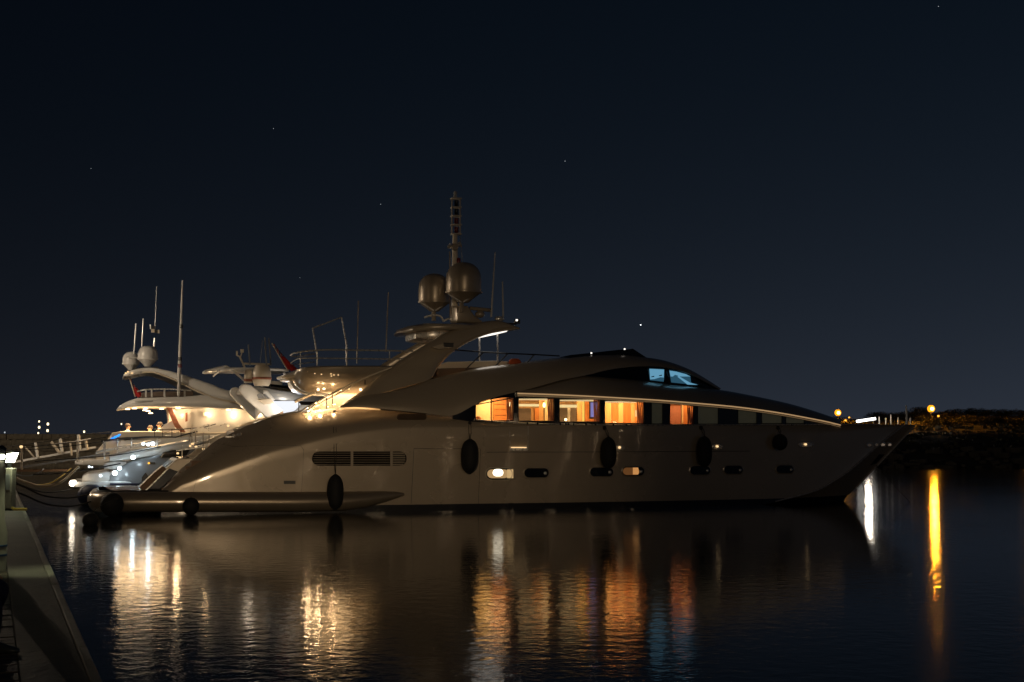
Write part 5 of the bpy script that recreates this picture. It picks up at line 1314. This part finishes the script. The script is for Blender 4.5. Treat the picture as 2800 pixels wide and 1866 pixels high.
# ensign flags on raked staffs
def flag_mat(name, seed):
    m = mat(name, (.45, .02, .02), .8); t = m.node_tree; b = t.nodes['Principled BSDF']
    tcn = t.nodes.new('ShaderNodeTexCoord'); sp_ = t.nodes.new('ShaderNodeSeparateXYZ'); t.links.new(tcn.outputs['UV'] if False else tcn.outputs['Object'], sp_.inputs[0])
    w_ = t.nodes.new('ShaderNodeTexWave'); w_.inputs['Scale'].default_value = 2.2; w_.inputs['Distortion'].default_value = 3.0 + seed; t.links.new(tcn.outputs['Object'], w_.inputs['Vector'])
    r = t.nodes.new('ShaderNodeValToRGB'); r.color_ramp.interpolation = 'CONSTANT'
    r.color_ramp.elements[0].color = (.03, .04, .16, 1); r.color_ramp.elements[1].color = (.55, .5, .48, 1); r.color_ramp.elements[1].position = .45
    e = r.color_ramp.elements.new(.75); e.color = (.4, .02, .02, 1)
    t.links.new(w_.outputs['Fac'], r.inputs[0])
    gt = t.nodes.new('ShaderNodeMath'); gt.operation = 'GREATER_THAN'; gt.inputs[1].default_value = 0.0; t.links.new(sp_.outputs['Z'], gt.inputs[0])
    mx = t.nodes.new('ShaderNodeMix'); mx.data_type = 'RGBA'; mx.inputs['A'].default_value = (.45, .022, .02, 1)
    t.links.new(gt.outputs[0], mx.inputs['Factor']); t.links.new(r.outputs[0], mx.inputs['B']); t.links.new(mx.outputs['Result'], b.inputs['Base Color'])
    return m
def flag(label, fr, top, bot, y, wide, cutv, seed):
    a, c = fr.L(*top, y), fr.L(*bot, y); o0 = fr.L(top[0], cutv, y)
    e = empty('ensign_flag', fr.w(o0), HEAD, label, 'flag', 'ensigns on stern staffs')
    b = MB(); b.tube([a - o0 + (a - c) * .02, c - o0], .025, 8); b.build('staff', M['cream'], e)
    rows = []
    for i in range(15):
        t = i / 14; base_ = (a - o0).lerp(c - o0, .04 + .94 * t); w_ = wide * (.10 + .9 * t ** 1.6)
        rows.append([base_ + Vector((w_ * k / 8, .10 * math.sin(k * 1.7 + t * 3 + seed) * (k / 8), -.10 * w_ * k / 8 + .04 * math.sin(k * 2.1))) for k in range(9)])
    b = MB(); b.loft(rows, cap=False, closed=False); fl = b.build('cloth', flag_mat('ensign_cloth', seed), e, sharp=80)
    sd = fl.modifiers.new('solid', 'SOLIDIFY'); sd.thickness = .01
flag('red flag furled on a raked staff behind the near yacht overhang', Y1, (744, 940), (787, 1014), 1.2, .55, 975, 0)
flag('red, white and blue flag hanging below the far yacht swooping arch', Y3, (354, 1034), (370, 1086), -.6, .5, 1060, 2)

# ================================================================== HARBOUR WALL on the left
wy = 118.0
xl, xr = at_y(-260, 1190, wy).x, at_y(960, 1190, wy).x
wz = at_y(100, 1187, wy).z
b = MB(); b.box(((xl + xr) / 2, wy + .9, wz / 2 - .5), (xr - xl, 1.4, wz + .9)); hw = tag(b.build('harbour_wall', M['mortar']), 'low rough stone harbour wall behind the gangways on the left', 'wall')
stm = []
for k in range(5):
    bm = bmesh.new(); bmesh.ops.create_cube(bm, size=1.0); bmesh.ops.subdivide_edges(bm, edges=bm.edges, cuts=1, use_grid_fill=True)
    for v_ in bm.verts: v_.co += Vector((random.uniform(-.06, .06), random.uniform(-.1, .1), random.uniform(-.06, .06)))
    me = bpy.data.meshes.new('stone'); bm.to_mesh(me); bm.free(); me.materials.append(M['stone']); stm.append(me)
x = at_y(-30, 1190, wy).x; cnt = 0
rowh = wz / 6
for row in range(6):
    xx = x - random.uniform(0, .4)
    while xx < at_y(420, 1190, wy).x and cnt < 298:
        w_ = random.uniform(.45, 1.0)
        o = bpy.data.objects.new('stone', random.choice(stm)); COL.objects.link(o); o.parent = hw
        o.location = (xx + w_ / 2, wy + .05 + random.uniform(-.06, .06), (row + .5) * rowh); o.scale = (w_ * .96, .5, rowh * .93)
        xx += w_; cnt += 1
# far lamps beyond the wall: small lamp heads on posts out on the mole
fy = 260.0
for i, (u, v, r, lab) in enumerate(((107, 1153, .35, 'topmost of the three small lamps in the left column above the harbour wall'), (107, 1169, .5, 'middle and largest lamp in the left column above the harbour wall'), (105, 1185, .4, 'lowest lamp in the left column, touching the harbour wall top'), (131, 1160, .5, 'upper lamp of the right pair above the harbour wall'), (130, 1178, .5, 'lower lamp of the right pair above the harbour wall'), (230, 1181, .4, 'single small lamp above the gangway end'), (13, 1183, .3, 'faint bluish far lamp on the horizon at the left edge'), (332, 1160, .3, 'small lamp beside the head of the person at the cockpit stern'))):
    p = at_y(u, v, fy); e = empty('harbour_lamp', (p.x, p.y, 0), 0, lab, 'lamp', 'distant harbour lamps')
    b = MB(); b.tube([(0, 0, -1), (0, 0, p.z)], .08, 6); b.build('post', M['dark'], e)
    b = MB(); b.sphere((0, 0, p.z), r * .42, 10, (1, 1, 1.4)); b.build('lamp_globe', M['far_lamp'] if i != 6 else M['star'], e)

# ================================================================== SHORE on the right
def shore_y(x): return 124 + .02 * (x - 30) + 1.5 * math.sin(x * .13)
mb = MB(); rows = []
sx = [(-12 + i * 1.6) for i in range(80)]
prof = [(-2, -1.0), (0, -.1), (2.5, .9), (6, 2.3), (10, 3.1), (13, 3.45), (19, 3.6), (24, 4.0), (32, 4.5), (46, 4.9), (75, 5.0), (140, 4.2)]
for x_ in sx:
    rise = interp([(-12, .35), (5, .55), (22, .68), (34, .80), (42, .95), (60, 1.05), (110, 1.1)], x_)
    rows.append([Vector((x_, shore_y(x_) + d, h * (rise if d > 15 else lerp(1, rise, max(d, 0) / 15) * .92) + (.35 * noise.noise(Vector((x_ * .25, d * .25, 0))) if 1 < d < 11 or d > 20 else 0))) for d, h in prof])
mb.loft(rows, cap=False, closed=False)
tag(mb.build('hillside', M['soil'], sharp=180), 'dark scrubby hillside across the water on the right', kind='structure')
def ground_z(x_, y_):
    d = y_ - shore_y(x_); rise = interp([(-12, .35), (5, .55), (22, .68), (34, .80), (42, .95), (60, 1.05), (110, 1.1)], x_)
    return interp(prof, d) * (rise if d > 15 else lerp(1, rise, max(d, 0) / 15) * .92)
# leafy crowns: many small leaf-sized faces
def crown_mesh(seed, n=7000):
    rnd = random.Random(seed); vs, fs = [], []
    lobes = [(Vector((rnd.uniform(-.55, .55), rnd.uniform(-.5, .5), rnd.uniform(.15, .70))), rnd.uniform(.26, .45)) for _ in range(12)]
    for i in range(n):
        c, r = rnd.choice(lobes)
        d = Vector((rnd.gauss(0, 1), rnd.gauss(0, 1), rnd.gauss(0, 1))).normalized()
        p = c + d * r * rnd.uniform(.7, 1.05)
        if p.z < .02: p.z = rnd.uniform(.02, .2)
        s = rnd.uniform(.016, .036); a = Vector((rnd.gauss(0, 1), rnd.gauss(0, 1), rnd.gauss(0, 1))).normalized(); t_ = a.orthogonal().normalized() * s; w_ = a.cross(t_).normalized() * s * .6
        b0 = len(vs); vs += [p - t_, p + w_, p + t_, p - w_]; fs.append((b0, b0 + 1, b0 + 2, b0 + 3))
    me = bpy.data.meshes.new('crown'); me.from_pydata([tuple(q) for q in vs], [], fs); return me
crowns = [crown_mesh(s) for s in range(4)]
for i, me in enumerate(crowns): me.materials.append(M['leaf'] if i % 2 else M['leaf2'])
tk = MB(); tk.tube([(0, 0, -.15), (.02, .01, .25), (-.02, .03, .5)], [.06, .045, .02], 6); tk.tube([(.02, .01, .22), (.2, .05, .5)], [.035, .015], 5); tk.tube([(.0, .02, .3), (-.2, -.1, .55)], [.03, .012], 5)
trunk_me = None
BUSH = [(2290, 1156, 26, 152, 'bush wrapped round the left street lamp'), (2330, 1157, 18, 150, 'small dark bush just right of the left street lamp'), (2430, 1147, 22, 165, 'low dark bush left of the tall pale post'),
        (2475, 1148, 26, 166, 'dark bush right behind the tall pale post'), (2512, 1150, 46, 168, 'tallest rounded tree just left of the bright right street lamp'), (2560, 1150, 30, 160, 'lamp-lit bush directly below the right street lamp'),
        (2595, 1148, 26, 163, 'lamp-lit bush right of the right street lamp'), (2610, 1152, 42, 170, 'dark round tree standing behind the lamp-lit bushes'), (2655, 1152, 44, 172, 'dark broad tree on the ridge right of the round one'),
        (2705, 1157, 40, 172, 'dark tree on the ridge, third from the right edge'), (2750, 1160, 38, 170, 'dark tree on the ridge, second from the right edge'), (2800, 1160, 40, 170, 'dark tree at the right edge of the ridge'),
        (2640, 1172, 30, 150, 'front bush on the slope, left of the wide front bush'), (2690, 1178, 42, 148, 'wide front bush on the slope below the ridge trees'), (2745, 1180, 36, 148, 'front bush on the slope near the right edge'), (2790, 1178, 34, 146, 'front bush on the slope cut by the right edge'),
        (2395, 1150, 20, 168, 'low dark bush behind the long white light'), (2540, 1160, 20, 150, 'low front bush in the light below the right street lamp'), (2595, 1168, 22, 148, 'low front bush between the lamp light and the wide bush')]
for i, (u, v, hpx, y_, lab) in enumerate(BUSH):
    p = at_y(u, v, y_); gz = ground_z(p.x, y_)
    topz = at_y(u, v - hpx, y_).z
    h = max(1.2, topz - gz) / 1.15
    e = empty('tree' if hpx > 36 else 'bush', (p.x, y_, gz - .1), random.uniform(0, 6), lab, 'tree' if hpx > 36 else 'bush', 'trees and bushes on the far hillside')
    o = bpy.data.objects.new('crown', crowns[i % 4]); COL.objects.link(o); o.parent = e; wd = max(2.0, min(h * 1.15, 4.4)); o.scale = (wd, wd, h * 1.08); o.location = (0, 0, -.14 * h)
    if trunk_me is None: to = tk.build('trunk', M['bark'], e); trunk_me = to.data
    else:
        to = bpy.data.objects.new('trunk', trunk_me); COL.objects.link(to); to.parent = e
    to.scale = (wd * .7, wd * .7, h * .8)
# low scrub over the slope: one mass
sc_ = MB(); rnd = random.Random(5)
for i in range(9000):
    x_ = rnd.uniform(-8, 75); d = rnd.triangular(2.5, 34, 9); y_ = shore_y(x_) + d
    if 13.4 < d < 17.0 and rnd.random() < .8: continue
    if noise.noise(Vector((x_ * .35, y_ * .35, 2))) < -.05: continue
    z_ = ground_z(x_, y_); h = rnd.uniform(.08, .34) * (1 + .6 * noise.noise(Vector((x_ * .3, y_ * .3, 9)))); s = rnd.uniform(.12, .3); a = rnd.uniform(0, 6.28)
    q = Vector((math.cos(a) * s, math.sin(a) * s, 0)); t_ = Vector((rnd.uniform(-.2, .2), rnd.uniform(-.2, .2), 1)) * h; c = Vector((x_, y_, z_ - .05))
    sc_.add([c - q, c + q, c + q * .6 + t_, c - q * .8 + t_ * .8], [(0, 1, 2, 3)])
o = sc_.build('scrub', M['leaf2']); tag(o, 'low dark scrub covering the far slope', kind='stuff')
# shore rocks, as one mass at the waterline
rk = MB(); rnd = random.Random(11)
for i in range(420):
    x_ = rnd.uniform(-8, 70); d = rnd.uniform(-.6, 4.5); s = rnd.uniform(.25, .8)
    c = Vector((x_, shore_y(x_) + d, ground_z(x_, shore_y(x_) + max(d, 0)) + .05 if d > 0 else 0)); b0 = MB(); b0.sphere((0, 0, 0), s, 6, (rnd.uniform(.8, 1.4), 1, rnd.uniform(.5, .8)))
    rk.add([c + Vector(v_) + Vector((rnd.uniform(-.1, .1), rnd.uniform(-.1, .1), rnd.uniform(-.1, .1))) for v_ in b0.v], b0.f)
tag(rk.build('shore_rocks', M['rock'], sharp=10), 'dark rocks heaped along the far waterline', kind='stuff')
# street lamps on the shore road
def street_lamp(u, v, y_, r, power, lab):
    p = at_y(u, v, y_); gz = ground_z(p.x, y_)
    e = empty('street_lamp', (p.x, y_, gz), 0, lab, 'street lamp', 'sodium street lamps on the far shore')
    b = MB(); b.tube([(0, 0, -.3), (0, 0, p.z - gz - .15)], [.09, .06], 8); b.build('post', M['dark'], e)
    b = MB(); b.sphere((0, 0, p.z - gz), r * 1.35, 14); b.build('lamp_globe', M['sodium'], e)  # amber globe imitates the orange halo around the bright bulb
    b = MB(); b.sphere((0, -r * 1.2, p.z - gz - .02), r * .62, 12); b.build('bulb', M['bulb'], e)
    b = MB(); b.lathe((0, 0, p.z - gz + r * .9), [(r * .7, 0), (r * .4, .1), (.02, .16)], 12); b.build('cap', M['dark'], e)
    point('lamp_light', (0, -.5, p.z - gz + .05), power, (1, .36, .018), r, e)
street_lamp(2291, 1129, 150, .26, 800, 'orange street lamp glowing just past the yacht foredeck, left of two')
street_lamp(2546, 1118, 152, .30, 1900, 'brightest orange street lamp standing among the lit bushes')
street_lamp(2812, 1098, 156, .30, 1200, 'orange street lamp just beyond the right edge of the picture')
# small garden lights and pale posts along the road
for u, v, r, m, lab in ((2312, 1150, .12, 'amber', 'tiny amber light below the left street lamp'), (2566, 1138, .12, 'amber', 'tiny amber light below right of the right street lamp'), (2322, 1142, .10, 'amber', 'tiny amber light on the dark bush beside the left lamp')):
    p = at_y(u, v, 147); e = empty('garden_light', (p.x, 147, ground_z(p.x, 147)), 0, lab, 'light', 'small amber lights on the far shore')
    b = MB(); b.tube([(0, 0, -.2), (0, 0, p.z - ground_z(p.x, 147))], .03, 6); b.build('stem', M['dark'], e)
    b = MB(); b.sphere((0, 0, p.z - ground_z(p.x, 147)), r, 8); b.build('lamp_globe', M[m], e)
for u, v0, v1, lab in ((2404, 1140, 1149, 'short pale bollard nearest the long white light'), (2422, 1142, 1149, 'second short pale bollard from the long white light'), (2436, 1134, 1149, 'tallest of the short pale bollards on the road'), (2456, 1142, 1148, 'short pale bollard midway to the tall pale post'), (2489, 1142, 1148, 'short pale bollard just past the tall pale post')):
    p, q = at_y(u, v0, 142), at_y(u, v1, 142); b = MB(); b.lathe((0, 0, 0), [(.07, -.6), (.07, p.z - q.z - .05), (.04, p.z - q.z)], 10); o = tag(b.build('bollard', M['white']), lab, 'bollard', 'pale bollards along the far road'); o.location = (q.x, 142, q.z)
# car light trail on the shore road, imitated by a glowing tube
p, q = at_y(2342, 1153, 140), at_y(2394, 1145, 140)
e = empty('car_light_trail', p, 0, 'long white car light trail on the shore road, shown as a glowing tube', 'light')
b = MB(); b.tube([(0, 0, 0), q - p], .13, 10); b.build('trail_tube', lamp_mat('white_trail_glow', (1, .95, .88), 4), e)
for t_ in (.1, .9):
    b = MB(); c = (q - p) * t_; b.tube([c - Vector((0, 0, .05)), Vector((c.x, c.y, ground_z(p.x + c.x, 140) - p.z))], .05, 6); b.build('leg', M['dark'], e)  # added legs under the trail tube
point('trail_glow', (q - p) * .5 + Vector((0, -.5, .4)), 300, (1, .85, .68), .3, e)

# ================================================================== STARS (far bodies)
for u, v, r, m, lab in ((249, 461, 1.5, 'star', 'faint star at the far left of the sky'), (748, 352, 1.7, 'star', 'faint star high in the left half of the sky'), (1041, 559, 1.8, 'star', 'star left of the mast lantern frame'), (1545, 441, 2.1, 'star', 'star high right of the mast top'), (1752, 889, 3.0, 'star_b', 'brightest star, low above the wheelhouse roof'), (2566, 18, 2.0, 'star', 'star at the top right corner of the sky'), (820, 760, 1.2, 'star', 'very faint star above the awning frame')):
    d = ray(u, v).normalized(); p = EYE + d * 5000
    b = MB(); b.sphere((0, 0, 0), r * .62, 10); o = tag(b.build('star', M[m]), lab, 'star', 'stars'); o.location = p
